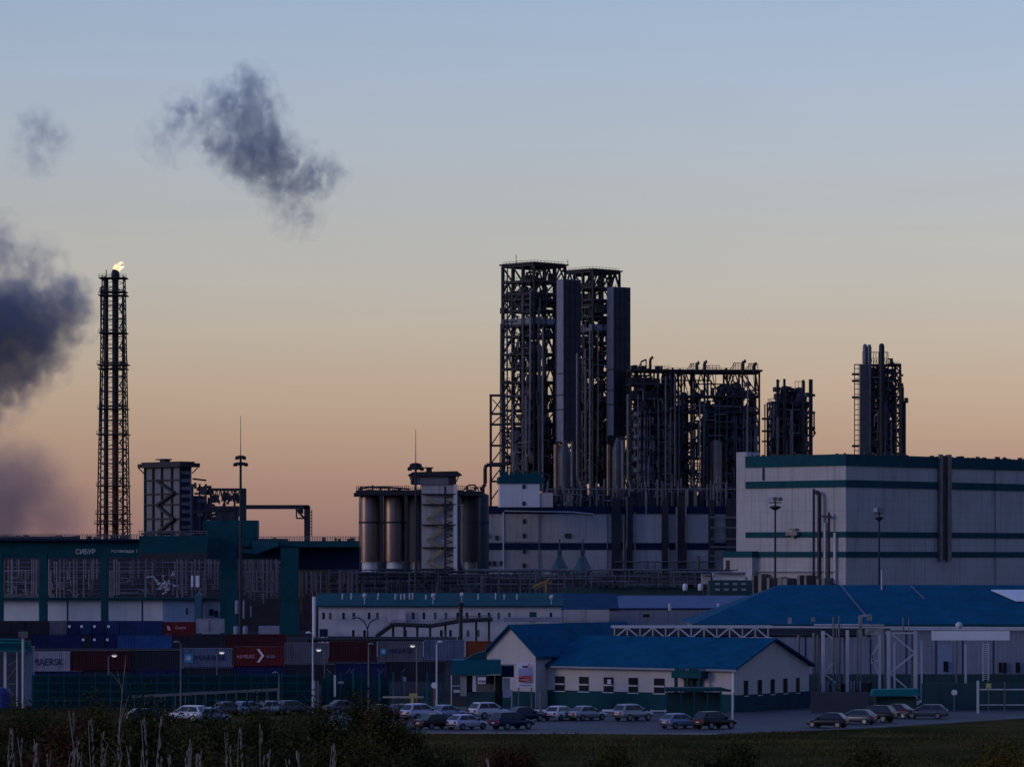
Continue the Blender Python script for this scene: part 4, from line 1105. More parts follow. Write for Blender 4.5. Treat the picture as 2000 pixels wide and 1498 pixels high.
for px, k in ((712, 1), (792, 0), (862, 0), (880, 0), (914, 2), (934, 2), (690, 0), (1005, 2)):
    m = MB(); m.pbox(px-2.6, px+2.6, 1230, 1243, s+.03, .25); m.build('window', glassd if k < 2 else M('grey_glass', (.08, .09, .11), .2), t)
MB().pbox(1034, 1048, 1195, 1215, s+.04, .3).build('green_door', teal, t)
MB().pbox(624, 640, 1228, 1243, s+.03, .3).build('garage_door', navy, t)
MB().pbox(757, 792, 1190, 1215, s+.02, .2).build('patched_panel', M('pink_grey_panel', (.50, .44, .47), .6), t)
m = MB(); RV = random.Random(8)
for px in (669, 686, 712, 738, 772, 783, 790, 800, 806, 832, 848, 934, 968, 985, 1010, 1078):
    m.tube(at(px, 1176, s-.05), at(px, 1160+RV.uniform(-3, 6), s-.05), .14, 6); m.pbox(px-1, px+2, 1160+RV.uniform(-3, 3), 1165, s-.05, .4)
m.each('roof_vent', steelw, t)
for px, py in ((712, 1163), (846, 1163), (902, 1161), (1077, 1166)):
    m = MB(); m.lathe(at(px, py, s+.1), [(.1, -.4), (.35, -.2), (.35, .2), (.1, .4)], 10, world=True); m.tube(at(px, 1180, s+.1), at(px, py+2, s+.1), .08, 6); m.build('roof_lamp', steelw, t)
MB().tube(at(613.5, 1250, s+.1), at(613.5, 1165, s+.1), .32, 10).build('flue_pipe', brightw, t)
MB().pbox(984, 1096, 1205, 1214, s+.25, 1.6).build('balcony', cladb, t)

t = thing('enclosed_walkway', 'dark raised walkway sloping up across the long white building', 'walkway', at(800, 1243, 11.5))
sw = 11.5; m = MB(); pts = [(735, 1243), (768, 1219), (842, 1222), (900, 1212), (962, 1209)]
for (x0, y0), (x1, y1) in zip(pts[:-1], pts[1:]): m.beam(at(x0, y0, sw), at(x1, y1, sw), 1.6, .72)
m.build('deck', steel, t)
m = MB()
for k in range(40):
    x = 768+k*4.9; y = np.interp(x, [p[0] for p in pts], [p[1] for p in pts]); m.beam(at(x, y, sw+.05), at(x, y-8, sw+.05), .09)
for (x0, y0), (x1, y1) in zip(pts[:-1], pts[1:]): m.beam(at(x0, y0-8, sw+.05), at(x1, y1-8, sw+.05), .1)
m.build('handrail', steelg, t)
for px in (768, 790, 815, 840, 870, 900, 930, 955):
    y = np.interp(px, [p[0] for p in pts], [p[1] for p in pts]); MB().tube(at(px, 1090+17.5*sw, sw), at(px, y, sw), .2, 8).build('leg', steel, t)
t = thing('pipe_run', 'dark pipe run on short posts along the foot of the long white building', 'pipes', at(750, 1250, 12))
m = MB(); m.tube(at(600, 1249, 12), at(892, 1249, 12), .3, 8); m.tube(at(640, 1244, 11.9), at(892, 1246, 11.9), .2, 6); m.each('pipe', steel, t)
m = MB()
for k in range(30): m.beam(at(605+k*10, 1090+17.5*12, 12), at(605+k*10, 1243, 12), .2)
m.each('post', steel, t)
for px, y0 in ((900, 1183),):
    t = thing('lamp_post', 'thick dark post standing before the long white building, right of the sloping walkway', 'post', at(px, 1090+17.5*11.6, 11.6))
    MB().tube(at(px, 1090+17.5*11.6, 11.6), at(px, y0, 11.6), .34, 10).build('pole', steel, t)
    MB().lathe(at(px, y0, 11.6), [(.3, 0), (.5, .2), (.5, .5), (.1, .7)], 10, world=True).build('cap', steel, t)

# mid blue-grey sheds between
s = 10.6
t = thing('shed', 'low grey blue shed with a pale sloping roof behind the gabled blue roofs', 'shed', at(1250, HOR+17.5*s, s))
MB().pbox(1097, 1470, 1190, 1090+17.5*s, s, 14).build('wall', cladb, t)
MB().pbox(1100, 1190, 1190.5, 1215, s+.05, .4).build('white_wall', clad, t)
m = MB(); Y = F/s
m.poly([(X(1208, s), Y-.6, Z(1187, s)), (X(1208, s), Y+12, Z(1164, s)), (X(1208, s), Y+12.5, Z(1164, s)), (X(1208, s), Y+12.5, Z(1189, s))], (X(1475, s)-X(1208, s), 0, 0)); m.build('roof', M('pale_blue_roof', (.10, .14, .24), .8, var=.1, streak=.15, spec=.1), t)
m = MB(); m.poly([(X(1092, s), Y-.6, Z(1190, s)), (X(1092, s), Y+12, Z(1160, s)), (X(1092, s), Y+12.5, Z(1160, s)), (X(1092, s), Y+12.5, Z(1192, s))], (X(1207.5, s)-X(1092, s), 0, 0)); m.build('roof', M('dull_teal_roof', (.003, .045, .10), .8, spec=.08), t)
MB().pbox(1190, 1470, 1187.2, 1191, s+.06, .6).build('gutter', navy, t)
m = MB()
for px in (1250, 1306, 1362): m.pbox(px-.7, px+.7, 1190, 1222, s+.05, .2)
m.each('wall_seam', steelg, t)
MB().pbox(1256, 1269, 1199, 1205, s+.04, .3).build('window', glassd, t)
for px in (1308, 1403): MB().tube(at(px, 1192, s+.1), at(px, 1178, s+.1), .25, 8).build('roof_vent', steelw, t)
# little plant yard behind: white trailers, tanks
def small(name, lab, cat, x0, x1, y0, y1, s, mat, d=3, extra=None, grp=None):
    t = thing(name, lab, cat, at((x0+x1)/2, y1, s), grp)
    MB().pbox(x0, x1, y0, y1, s, d).build('body', mat, t)
    return t
t = small('site_cabin', 'long pale flat box cabin in front of the big building, left foot', 'cabin', 1393, 1456, 1119, 1132, 9.6, brightw)
MB().pbox(1391, 1458, 1117, 1118.9, 9.62, 3.4).build('roof', cladb, t)
t = small('site_cabin', 'small square pale cabin left of the long pale box cabin', 'cabin', 1371, 1388, 1123, 1140, 9.6, clad)
MB().pbox(1370, 1389, 1121, 1122.9, 9.62, 3.2).build('roof', cladb, t)
t = thing('plant_base', 'dark green cooler unit with rows of small pale hatches under the long pale cabin', 'cooler', at(1425, HOR+17.5*9.9, 9.9))
MB().pbox(1385, 1470, 1133, 1090+17.5*9.8, 9.8, 6).build('body', M('deep_green', (.012, .05, .055), .5), t)
for k in range(4):
    for y in (1138, 1149): MB().pbox(1397+k*17, 1406+k*17, y, y+4, 9.83, .3).build('hatch', cladb, t)
for px, lab in ((1338, 'small white tank standing left of the square pale cabin'), (1368, 'small white tank right before the square pale cabin')):
    t = thing('white_tank', lab, 'tank', at(px, HOR+17.5*9.8, 9.8), 'small white tanks')
    P0 = at(px, 1153, 9.8); MB().lathe(Vector((P0.x, P0.y, P0.z)), [(.4, 0), (.5, .2), (.5, 1.1), (.2, 1.4)], 12, world=True).build('shell', white, t)
    MB().box(P0.x-.4, P0.x+.4, P0.y-.4, P0.y+.4, 0, P0.z).build('stand', steel, t)
t = thing('low_screen', 'dull green screen wall with dark machinery behind the low sheds', 'screen wall', at(1200, HOR+17.5*9.6, 9.6))
MB().pbox(1096, 1372, 1146, 1090+17.5*9.5, 9.5, 1).build('panel', M('dull_green', (.02, .055, .05), .6), t)
m = MB(); RZ = random.Random(4)
for k in range(30): x = RZ.uniform(1130, 1365); m.pbox(x, x+RZ.uniform(2, 9), 1146-RZ.uniform(1, 6), 1147, 9.52, 1)
m.each('machinery', steel, t)
# ------------------------------------------------------------------ checkpoint building (two gabled wings on one rotated frame)
cf = Frame(0, 16.69, 55); cf.O = Vector((2.76, 431.3, 0))
# local axes: r = back-right ; l = back-left, so -l runs right and towards the camera
cz = lambda py, s=16.8: Z(py, s)
t = thing('checkpoint_building', 'low pale checkpoint building with bright blue gabled roofs and a green plinth', 'building', cf.O)
pinkw = M('checkpoint_wall', (.50, .465, .45), .6, var=.06, streak=.12, rib=.2)
WL, WD, E1, R1 = 7.0, 24.0, 6.3, 9.45          # left wing: width along l, depth along r
ML, MD0, MD1, E2, R2 = 25.75, 2.5, 19.1, 5.0, 8.05
m = MB(cf)
m.box(0, WD, 0, WL, 0, E1)
m.poly([(0, 0, E1), (0, WL, E1), (0, WL/2, R1)], cf.r*WD)
m.build('wall', pinkw, t)
m = MB(cf)
m.box(MD0, MD1, -ML, -.02, 0, E2)
m.poly([(MD0, -ML, E2), (MD1, -ML, E2), ((MD0+MD1)/2, -ML, R2)], cf.l*(ML-.02))
m.build('wall', pinkw, t)
o_ = .55
def roof_pair(prof_a, prof_b, d, nm):
    for pr in (prof_a, prof_b):
        m = MB(cf); m.poly(pr, d); m.build(nm, blueroof, t)
k1 = (R1-E1)/(WL/2); e = .6; th = .22
roof_pair([(-e, -e, E1-e*k1+.05), (-e, WL/2, R1+.05), (-e, WL/2, R1+.05+th), (-e, -e, E1-e*k1+.05+th)],
          [(-e, WL+e, E1-e*k1+.05), (-e, WL/2-.001, R1+.055), (-e, WL/2-.001, R1+.055+th), (-e, WL+e, E1-e*k1+.05+th)], cf.r*(WD+2*e), 'roof')
mid = (MD0+MD1)/2; k2 = (R2-E2)/(mid-MD0)
roof_pair([(MD0-e, -ML-e, E2-e*k2+.04), (mid, -ML-e, R2+.04), (mid, -ML-e, R2+.04+th), (MD0-e, -ML-e, E2-e*k2+.04+th)],
          [(MD1+e, -ML-e, E2-e*k2+.04), (mid+.001, -ML-e, R2+.045), (mid+.001, -ML-e, R2+.045+th), (MD1+e, -ML-e, E2-e*k2+.04+th)], cf.l*(ML+e+1.0), 'roof')
m = MB(cf); m.box(MD0-e-.16, MD0-e-.01, -ML-e, -.8, E2-e*k2-.12, E2-e*k2+.12); m.build('gutter', cladb, t)
m = MB(cf); m.box(MD0-.5, MD0-.12, -ML-.1, -.5, E2-.30, E2-.05); m.build('eave_board', navy, t)
for b in (-ML+.1,): MB(cf).box(MD0-.25, MD0-.05, b-.12, b+.12, .3, E2-.2).build('downpipe', white, t)
MB(cf).box(MD0-.12, MD0-.01, -ML-.1, -.1, 0, 2.05).build('plinth', M('green_plinth', (.004, .06, .07), .7, var=.15, spec=.15), t)
MB(cf).box(MD0-.02, MD1+.1, -ML-.12, -ML-.01, 0, 1.95).build('plinth', M('navy_green_plinth', (.004, .045, .07), .7, spec=.15), t)
MB(cf).box(-.12, -.01, .1, WL+.1, 0, 1.9).build('plinth', MATS['green_plinth'], t)
# windows: find local l for a photo column on the main front
def find(px, base, d, lo, hi):
    best = min((abs(1000+F*(base+d*q).x/(base+d*q).y-px), q) for q in np.arange(lo, hi, .05)); return best[1]
frm = M('window_frame_white', (.5, .5, .5), .5)
for p0, p1 in ((1085, 1103), (1132, 1150), (1180, 1198), (1228, 1246), (1278, 1298)):
    b0 = find(p0, cf.p(MD0, 0, 0), -cf.l, 0, ML); b1 = find(p1, cf.p(MD0, 0, 0), -cf.l, 0, ML)
    f = MB(cf).box(MD0-.09, MD0-.01, -b1, -b0, cz(1351), cz(1322)); w_ = f.build('window', glassd, t)
    MB(cf).box(MD0-.13, MD0-.095, -b1-.02, -b0+.02, cz(1339), cz(1336)).build('transom', frm, w_)
    MB(cf).box(MD0-.14, MD0-.02, -b1-.15, -b0+.15, cz(1352.5), cz(1351)-.01).build('sill', white, w_)
for p0, p1 in ((1453, 1460), (1480, 1487), (1505, 1512), (1530, 1537), (1555, 1561)):
    a0 = find(p0, cf.p(0, -ML, 0), cf.r, 0, MD1); a1 = find(p1, cf.p(0, -ML, 0), cf.r, 0, MD1)
    w_ = MB(cf).box(a0, a1, -ML-.09, -ML-.01, cz(1353), cz(1324)).build('window', glassd, t)
    MB(cf).box(a0-.1, a1+.1, -ML-.14, -ML-.02, cz(1354.5), cz(1353)-.01).build('sill', white, w_)
# white box standing in for a lit globe's reflection at one window
b0 = find(1193, cf.p(MD0, 0, 0), -cf.l, 0, ML); m = MB(cf); m.box(MD0-.4, MD0-.15, -b0-.22, -b0+.22, cz(1335), cz(1326)); m.build('globe_reflection', white, t)
m = MB(cf); m.box(-.05, -.02, 1.2, WL-.3, cz(1300), cz(1299)); m.build('wall_seam', cladg, t)

# teal porch roof on the front of the main wing
pt_ = find(1326, cf.p(MD0, 0, 0), -cf.l, 0, ML); pt2 = find(1384, cf.p(MD0, 0, 0), -cf.l, 0, ML)
for nm_, a0, a1, z0, z1, mt in (('porch_fascia', -1.6, -.2, cz(1325, 17.2), cz(1311, 17.2), teal),):
    m = MB(cf); m.box(MD0+a0, MD0+a1, -pt2, -pt_, z0, z1); m.build('porch_roof', mt, t)
    m = MB(cf); bb = (pt_+pt2)/2; m.box(MD0-1.7, MD0-1.55, -pt2+.4, -pt2+1.6, z1-.02, z1+.5); m.box(MD0-1.7, MD0-1.55, -pt_-1.8, -pt_-.5, z1-.02, z1+.4); m.build('porch_ornament', teal, t)
    for b in (pt_+.4, (pt_+pt2)/2, pt2-.4): MB(cf).box(MD0-1.4, MD0-1.1, -b-.15, -b+.15, 0, z0).build('porch_post', teal, t)
    MB(cf).box(MD0-.5, MD0-.15, -pt2+.8, -pt_-1.0, cz(1350), z0).build('porch_door', black, t)

# lower glazed shelter in front
s = 17.9
t = thing('shelter', 'low teal glazed shelter with a flat roof before the pale checkpoint wall', 'shelter', at(1365, HOR+17.5*s, s))
MB().pbox(1300, 1412, 1343, 1350, s, 3.5).build('roof', MATS['green_plinth'], t)
m = MB(); m.poly([(X(1412.3, s), F/s, Z(1350, s)), (X(1432, s), F/s+3.4, Z(1353, s)), (X(1432, s), F/s+3.4, Z(1349, s)), (X(1412.3, s), F/s, Z(1343, s))], (0, .4, 0)); m.build('roof_end', teal, t)
for px in (1304, 1330, 1356, 1382, 1408): MB().pbox(px-1.5, px+1.5, 1350.2, 1090+17.5*s, s, .2).build('post', teal, t)
MB().pbox(1302, 1410, 1351, 1090+17.5*(s-.12), s-.12, .1).build('glass_wall', M('dim_green_glass', (.012, .05, .055), .2), t)
t = thing('shrub', 'small dark rounded shrub in front of the teal glazed shelter', 'shrub', at(1338, 1399, 17.66))
SHRUB_AT = [(t, 1338, 1396, 18.0, 1.0)]
t = thing('downpipe_post', 'pale thin post standing before the right end of the teal shelter', 'post', at(1431, HOR+17.5*18.1, 18.1))
MB().tube(at(1431, HOR+17.5*18.1, 18.1), at(1431, 1352, 18.1), .11, 8).build('pole', steelw, t)

# entrance booth with big teal canopy, left of the gable
s = 17.3
t = thing('entrance_booth', 'entrance booth under a deep teal canopy with pale columns, left of the gable', 'booth', at(930, HOR+17.5*s, s))
MB().pbox(883, 978, 1289, 1317, s, 5).build('canopy', M('canopy_teal', (.003, .10, .14), .7, var=.12, spec=.15), t)
m = MB(); Y = F/s; m.poly([(X(906, s), Y+1, Z(1288.5, s)), (X(950, s), Y+1, Z(1288.5, s)), (X(948, s), Y+1, Z(1272, s)), (X(925, s), Y+1, Z(1278, s))], (0, 3, 0)); m.build('canopy_crest', teal, t)
MB().pbox(978.5, 1004, 1300, 1322, s-.1, 3.6).build('canopy_return', navy, t)
for x0, x1, y1 in ((899, 911, 1359), (982, 996, 1362)): MB().pbox(x0, x1, 1317.5 if x0 < 950 else 1324, y1, s-.05, .7).build('column', cladb if x0 > 950 else clad, t)
MB().pbox(923, 930, 1317.5, 1350, s-.02, .3).build('door_frame', white, t); MB().pbox(930.3, 955, 1317.5, 1320, s-.02, .3).build('door_frame', white, t)
MB().pbox(911.5, 966, 1318, 1375, s-.2, .3).build('dark_glazing', glassd, t)
MB().pbox(930.5, 966, 1335, 1351, s-.16, .2).build('shutter', cladg, t)
MB().pbox(912, 966, 1351.5, 1090+17.5*s, s-.04, .3).build('green_screen', MATS['deep_green'], t)
MB().pbox(966.5, 981.5, 1318, 1090+17.5*s, s-.1, .3).build('dark_door', black, t)
m = MB(); m.pbox(933, 949, 1322, 1335, s+.03, .1); m.build('notice_board', brightw, t)
n = MB()
for k, (x, w_) in enumerate(((935, 4), (940, 3), (944, 4))): n.pbox(x, x+w_, 1328, 1332, s+.036, .02)
n.build('notice_print', cladg, t)
m = MB(); m.beam(at(881.5, 1318, s), at(881.5, 1090+17.5*s, s), .12); m.beam(at(881, 1339, s), at(899, 1339, s), .08); m.build('rail', steelw, t)
m = MB(); m.pbox(886, 898, 1347, 1352, s, .4); m.build('turnstile', steelw, t)
m = MB(); m.pbox(984, 997, 1345, 1362, s+.05, .4); m.pbox(995, 1001, 1347, 1358, s+.1, .3); m.build('notice_box', cladb, t)
t = thing('post', 'short pale blue post before the teal entrance booth', 'post', at(1000, HOR+17.5*17.7, 17.7))
MB().tube(at(1000, HOR+17.5*17.7, 17.7), at(1000, 1350, 17.7), .08, 8).build('pole', cladb, t)

# poster on two legs
s = 17.4
t = thing('poster_board', 'upright white poster with a red lower half hung beside the gable', 'poster', at(1026, HOR+17.5*s, s))
MB().pbox(1009, 1042.5, 1293, 1342, s, .12).build('panel', brightw, t)
lil = M('lilac_print', (.42, .38, .62), .6); redp = M('red_print', (.62, .07, .07), .6, var=.25, scale=1.5); pink = M('pink_print', (.72, .40, .48), .6)
fb = s+.012
MB().pbox(1013, 1037, 1305, 1319, fb, .04).build('picture', lil, t)
MB().pbox(1020, 1031, 1299.5, 1303.6, fb, .04).build('flag', M('navy_print', (.08, .05, .16), .6), t)
MB().pbox(1031.5, 1036, 1294.5, 1304, fb, .04).build('pink_mark', pink, t)
MB().pbox(1013, 1039.5, 1320, 1331.6, fb, .04).build('red_panel', redp, t)
m = MB(); m.pbox(1014, 1024, 1323, 1325, fb+.008, .02); m.pbox(1014, 1021, 1329, 1331, fb+.008, .02); m.build('dark_lines', M('dark_print', (.05, .02, .04), .6), t)
m = MB(); m.pbox(1018, 1033, 1326, 1328, fb+.008, .02); m.pbox(1026, 1038, 1329, 1330.4, fb+.008, .02); m.build('light_lines', pink, t)
m = MB(); m.pbox(1014, 1037, 1336.5, 1338, fb, .04); m.build('footer_line', M('lavender_print', (.28, .24, .42), .6), t)
for px in (1013, 1038): MB().tube(at(px, HOR+17.5*(s-.05), s-.05), at(px, 1342, s-.05), .08, 8).build('leg', steelg, t)
t = thing('post', 'thin dark post rising before the left end of the pale wall, right of the poster', 'post', at(1056, HOR+17.5*17.9, 17.9))
MB().tube(at(1056, HOR+17.5*17.9, 17.9), at(1056, 1352, 17.9), .12, 8).build('pole', steelg, t)

# ------------------------------------------------------------------ large hipped blue-roof hall at the right
s = 15.2
t = thing('hall', 'large hall with a broad hipped blue roof behind the white pipe rack, right side', 'building', at(1700, HOR+17.5*s, s))
Y = F/s; zE = Z(1219, s); D = 34
x0, x1 = X(1352, s), X(2120, s)
sr = F/(Y+D*.5); zR = Z(1142, sr); xr0 = X(1522, sr)
MB().box(x0+1, x1, Y+1, Y+D, 0, zE-.02).build('wall', cladb, t)
m = MB()
m.add([(x0, Y, zE), (x1, Y, zE), (x1, Y+D*.5, zR), (xr0, Y+D*.5, zR), (x0, Y+D, zE), (x1, Y+D, zE)], [(0, 1, 2, 3), (0, 3, 4), (4, 3, 2, 5), (0, 4, 5, 1)])
m.build('roof', blueroof, t)
rd = lambda px, py, dz=.1: None
def on_roof(px, f): # point on the front slope at photo column px, fraction f of the way up
    y = Y+D*.5*f; sc = F/y; return Vector((X(px, sc), y, zE+(zR-zE)*f+.06))
m = MB()
for (p0, f0, p1, f1) in ((1642, .98, 1690, .22), (1779, .96, 1806, .62)): m.beam(on_roof(p0, f0), on_roof(p1, f1), .16, world=True)
m.each('roof_flashing', M('flashing_blue', (.09, .13, .19), .7), t)
m = MB(); m.add([on_roof(1936, .82)+Vector((0, 0, .25)), on_roof(2060, .82)+Vector((0, 0, .25)), on_roof(2060, .52)+Vector((0, 0, .25)), on_roof(1985, .54)+Vector((0, 0, .25))], [(0, 1, 2, 3)]); 
m.poly([tuple(on_roof(1936, .82)+Vector((0, 0, .1))), tuple(on_roof(2060, .82)+Vector((0, 0, .1))), tuple(on_roof(2060, .52)+Vector((0, 0, .1))), tuple(on_roof(1985, .54)+Vector((0, 0, .1)))], (0, 0, .12))
m.v = m.v[4:]; m.f = [tuple(i-4 for i in f) for f in m.f[1:]]; m.sm = m.sm[1:]
m.build('pale_roof_panel', white, t)
MB().box(x0, x1, Y-.14, Y-.01, zE-.35, zE+.02).build('gutter', teal, t)
P0 = on_roof(1722, .86)
MB().tube(P0, P0+Vector((0, 0, 2.6)), .1, 6).build('roof_mast', steelw, t)
MB().box(x0+1, x1, Y+.85, Y+.99, 0, 2.6).build('plinth', MATS['deep_green'], t)
MB().pbox(1796, 1862, 1222, 1256, s-.04, .5).build('pale_panel', clad, t)
MB().pbox(1832, 1860, 1258, 1330, s-.03, .2).build('wall_panel', M('steel_blue_panel', (.22, .29, .42), .5), t)
for x_0, x_1, y0, y1 in ((1843, 1852, 1291, 1311), (1951, 1957, 1293, 1313), (1960, 1966, 1293, 1313), (1984, 1992, 1293, 1313)):
    MB().pbox(x_0, x_1, y0, y1, s-.02, .2).build('window', glassd, t)
m = MB()
for px in (1573, 1640, 1700, 1770, 1828, 1880, 1940): m.pbox(px-1, px+1, 1223, 1345, s-.03, .15)
m.build('wall_seam', navy, t)
m = MB()
for px in (1920, 1931): m.tube(at(px, 1330, s+.06), at(px, 1255, s+.06), .07, 6)
for k in range(18): m.tube(at(1920, 1258+k*4, s+.06), at(1931, 1258+k*4, s+.06), .05, 5)
m.build('ladder', steelw, t)

# ------------------------------------------------------------------ white pipe rack with truss bridge
s = 16.4
t = thing('pipe_trestle', 'white steel pipe trestle with tall braced legs and a long truss bridge', 'pipe rack', at(1600, HOR+17.5*s, s))
m = MB(); m.beam(at(1195, 1224, s), at(1510, 1224, s), .28); m.beam(at(1195, 1246.5, s), at(1508, 1246.5, s), .28); m.each('truss_chord', steelw, t)
for dy in (3,):
    m = MB(); dv = Vector((0, dy, 0)); m.beam(at(1195, 1224, s)+dv, at(1510, 1224, s)+dv, .28); m.beam(at(1195, 1246.5, s)+dv, at(1508, 1246.5, s)+dv, .28); m.each('truss_chord', steelw, t)
m = MB(); x = 1200; up = True
while x < 1500:
    m.beam(at(x, 1246 if up else 1225, s), at(min(x+25, 1508), 1225 if up else 1246, s), .16); up = not up; x += 25
for k in range(13): xx = 1200+k*25; m.beam(at(xx, 1225, s), at(xx, 1246, s), .12)
m.build('truss_web', steelw, t)
m = MB()
for i, (y, r) in enumerate(((1241, .2), (1237, .22), (1232, .14), (1229, .12))): m.tube(at(1195, y, s)+Vector((0, .6+i*.6, 0)), at(1700, y, s)+Vector((0, .6+i*.6, 0)), r, 8)
m.each('pipe', steel, t)
m = MB(); RB = random.Random(2)
for k in range(26): x = RB.uniform(1200, 1500); m.pbox(x, x+RB.uniform(2, 5), 1246-RB.uniform(0, 3), 1248, s+.04, .3)
m.each('pipe_shoe', brightw, t)
m = MB(); m.beam(at(1505, 1224, s), at(2040, 1226, s), .22); m.tube(at(1590, 1220, s), at(1700, 1220, s), .1, 6); m.tube(at(1740, 1229, s), at(2040, 1230, s), .14, 6); m.beam(at(1730, 1236, s), at(1790, 1236, s), .2)
for k in range(30): xx = 1740+k*10; m.pbox(xx, xx+2, 1224, 1229, s, .2)
m.build('long_beam', steelw, t)
for px, y0, w_ in ((1607.5, 1232, .40), (1655, 1230, .36), (1718, 1240, .30), (1735.5, 1232, .40), (1788, 1232, .40), (1747, 1254, .22), (1886, 1258, .24), (1800, 1250, .18)):
    MB().beam(at(px, 1090+17.5*s, s), at(px, y0, s), w_).build('leg', steelw, t)
    if px in (1607.5, 1655, 1735.5, 1788): MB().beam(at(px, 1090+17.5*s, s)+Vector((0, 3.4, 0)), at(px, y0, s)+Vector((0, 3.4, 0)), w_*.8).build('leg', steelg, t)
m = MB()
for a, b in (((1737, 1234), (1786, 1274)), ((1786, 1276), (1738, 1314)), ((1738, 1315), (1770, 1342)), ((1609, 1234), (1628, 1248)), ((1609, 1313), (1628, 1294)), ((1609, 1315), (1632, 1332)), ((1716, 1258), (1703, 1280)), ((1703, 1281), (1716, 1318)), ((1703, 1290), (1716, 1290)), ((1703, 1278), (1703, 1296))):
    m.beam(at(*a, s), at(*b, s), .17)
m.each('brace', steelw, t)
m = MB()
for px, y0, y1, r in ((1628, 1205, 1345, .12), (1639, 1203, 1345, .13), (1634, 1225, 1345, .08), (1675, 1230, 1345, .1), (1681, 1245, 1345, .07), (1764, 1205, 1232, .1), (1775, 1207, 1232, .07), (1868, 1250, 1345, .12), (1560, 1240, 1345, .2), (1590, 1236, 1360, .22), (1597, 1240, 1360, .16)):
    m.tube(at(px, y1, s+.1), at(px, y0, s+.1), r, 6)
m.each('riser_pipe', steelg, t)
m = MB()
for x_0, x_1, y0, y1 in ((1678, 1684, 1202, 1245), (1684, 1702, 1200, 1204), (1694, 1703, 1203, 1212), (1687, 1727, 1219, 1222), (1690, 1725, 1225, 1240), (1686, 1694, 1242, 1247), (1700, 1712, 1244, 1248), (1586, 1592, 1206, 1214), (1540, 1546, 1206, 1218)):
    m.pbox(x_0, x_1, y0, y1, s+.15, .8)
m.each('valve_station', M('mixed_steel', (.26, .25, .25), .5, var=.5, scale=1.2), t)
MB().pbox(1820, 1972, 1232, 1250, s+.2, .3).build('sign_panel', brightw, t)
m = MB(); m.lathe(at(1873, 1221, s+.2), [(.2, -.4), (.4, -.2), (.4, .2), (.1, .4)], 12, world=True); m.build('lamp', steelw, t)
m = MB()
for px in (1612, 1618, 1628, 1662, 1668, 1680): m.pbox(px-1, px+1.5, 1330, 1349, s+.2, .3)
m.each('low_post', cladb, t)
m = MB(); RX = random.Random(31)
for k in range(16): x = RX.uniform(1575, 1700); m.pbox(x, x+RX.uniform(3, 9), 1332+RX.uniform(-2, 6), 1352, s-.1, 1)
m.each('ground_valve', steel, t)
s = 17.2
t = thing('boundary_wall', 'low dark boundary wall below the white trestle legs', 'wall', at(1650, HOR+17.5*s, s))
MB().pbox(1585, 1696, 1351, 1090+17.5*s, s, .4).build('wall', M('dark_wall', (.04, .045, .06), .7), t)
t = thing('kiosk_roof', 'small bright teal flat roofed kiosk in front of the trestle legs', 'kiosk', at(1750, HOR+17.5*s, s))
m = MB(); Y = F/s; m.poly([(X(1707, s), Y, Z(1347, s)), (X(1794, s), Y, Z(1345, s)), (X(1797, s), Y, Z(1358, s)), (X(1704, s), Y, Z(1360, s))], (0, 3.4, 0)); m.build('roof', tealb, t)
MB().pbox(1712, 1790, 1360.3, 1090+17.5*(s-.05), s-.05, 3).build('wall', MATS['dull_green'], t)
t = thing('perimeter_fence', 'dark green sheet fence behind the white rail at the right edge', 'fence', at(1900, HOR+17.5*17, 17))
MB().pbox(1800, 2060, 1334, 1090+17.5*16.9, 16.9, .15).build('panel', M('fence_green', (.012, .055, .06), .5), t)
for k in range(9): MB().pbox(1805+k*30, 1807+k*30, 1332, 1090+17.5*16.95, 16.95, .15).build('post', teal, t)
t = thing('rail_barrier', 'white post and rail barrier at the right edge of the car park', 'barrier', at(1950, HOR+17.5*17.3, 17.3))
m = MB(); m.beam(at(1913, 1346, 17.3), at(2060, 1346, 17.3), .13); m.beam(at(1913, 1376, 17.3), at(2060, 1376, 17.3), .1); m.build('rail', steelw, t)
for px, y0, w_ in ((1910, 1329, .25), (1962, 1331, .16), (2014, 1331, .16)): MB().beam(at(px, 1090+17.5*17.3, 17.3), at(px, y0, 17.3), w_).build('post', steelw if px == 1910 else steelg, t)
t = thing('round_sign', 'round pale sign on a short post before the green fence, right', 'sign', at(1864, HOR+17.5*17.4, 17.4))
MB().tube(at(1864, HOR+17.5*17.4, 17.4), at(1864, 1356, 17.4), .06, 6).build('post', steelg, t)
P0 = at(1864, 1352, 17.4); MB().tube(P0, P0+Vector((0, .08, 0)), .33, 18).build('disc', white, t)
t = thing('sign', 'small yellow green square sign on the white rail at right', 'sign', at(1931, HOR+17.5*17.35, 17.35))
MB().pbox(1926, 1936, 1334, 1344, 17.35, .06).build('panel', M('lime_sign', (.42, .46, .12), .5), t)
MB().tube(at(1931, HOR+17.5*17.33, 17.33), at(1931, 1344, 17.33), .05, 6).build('post', steelg, t)

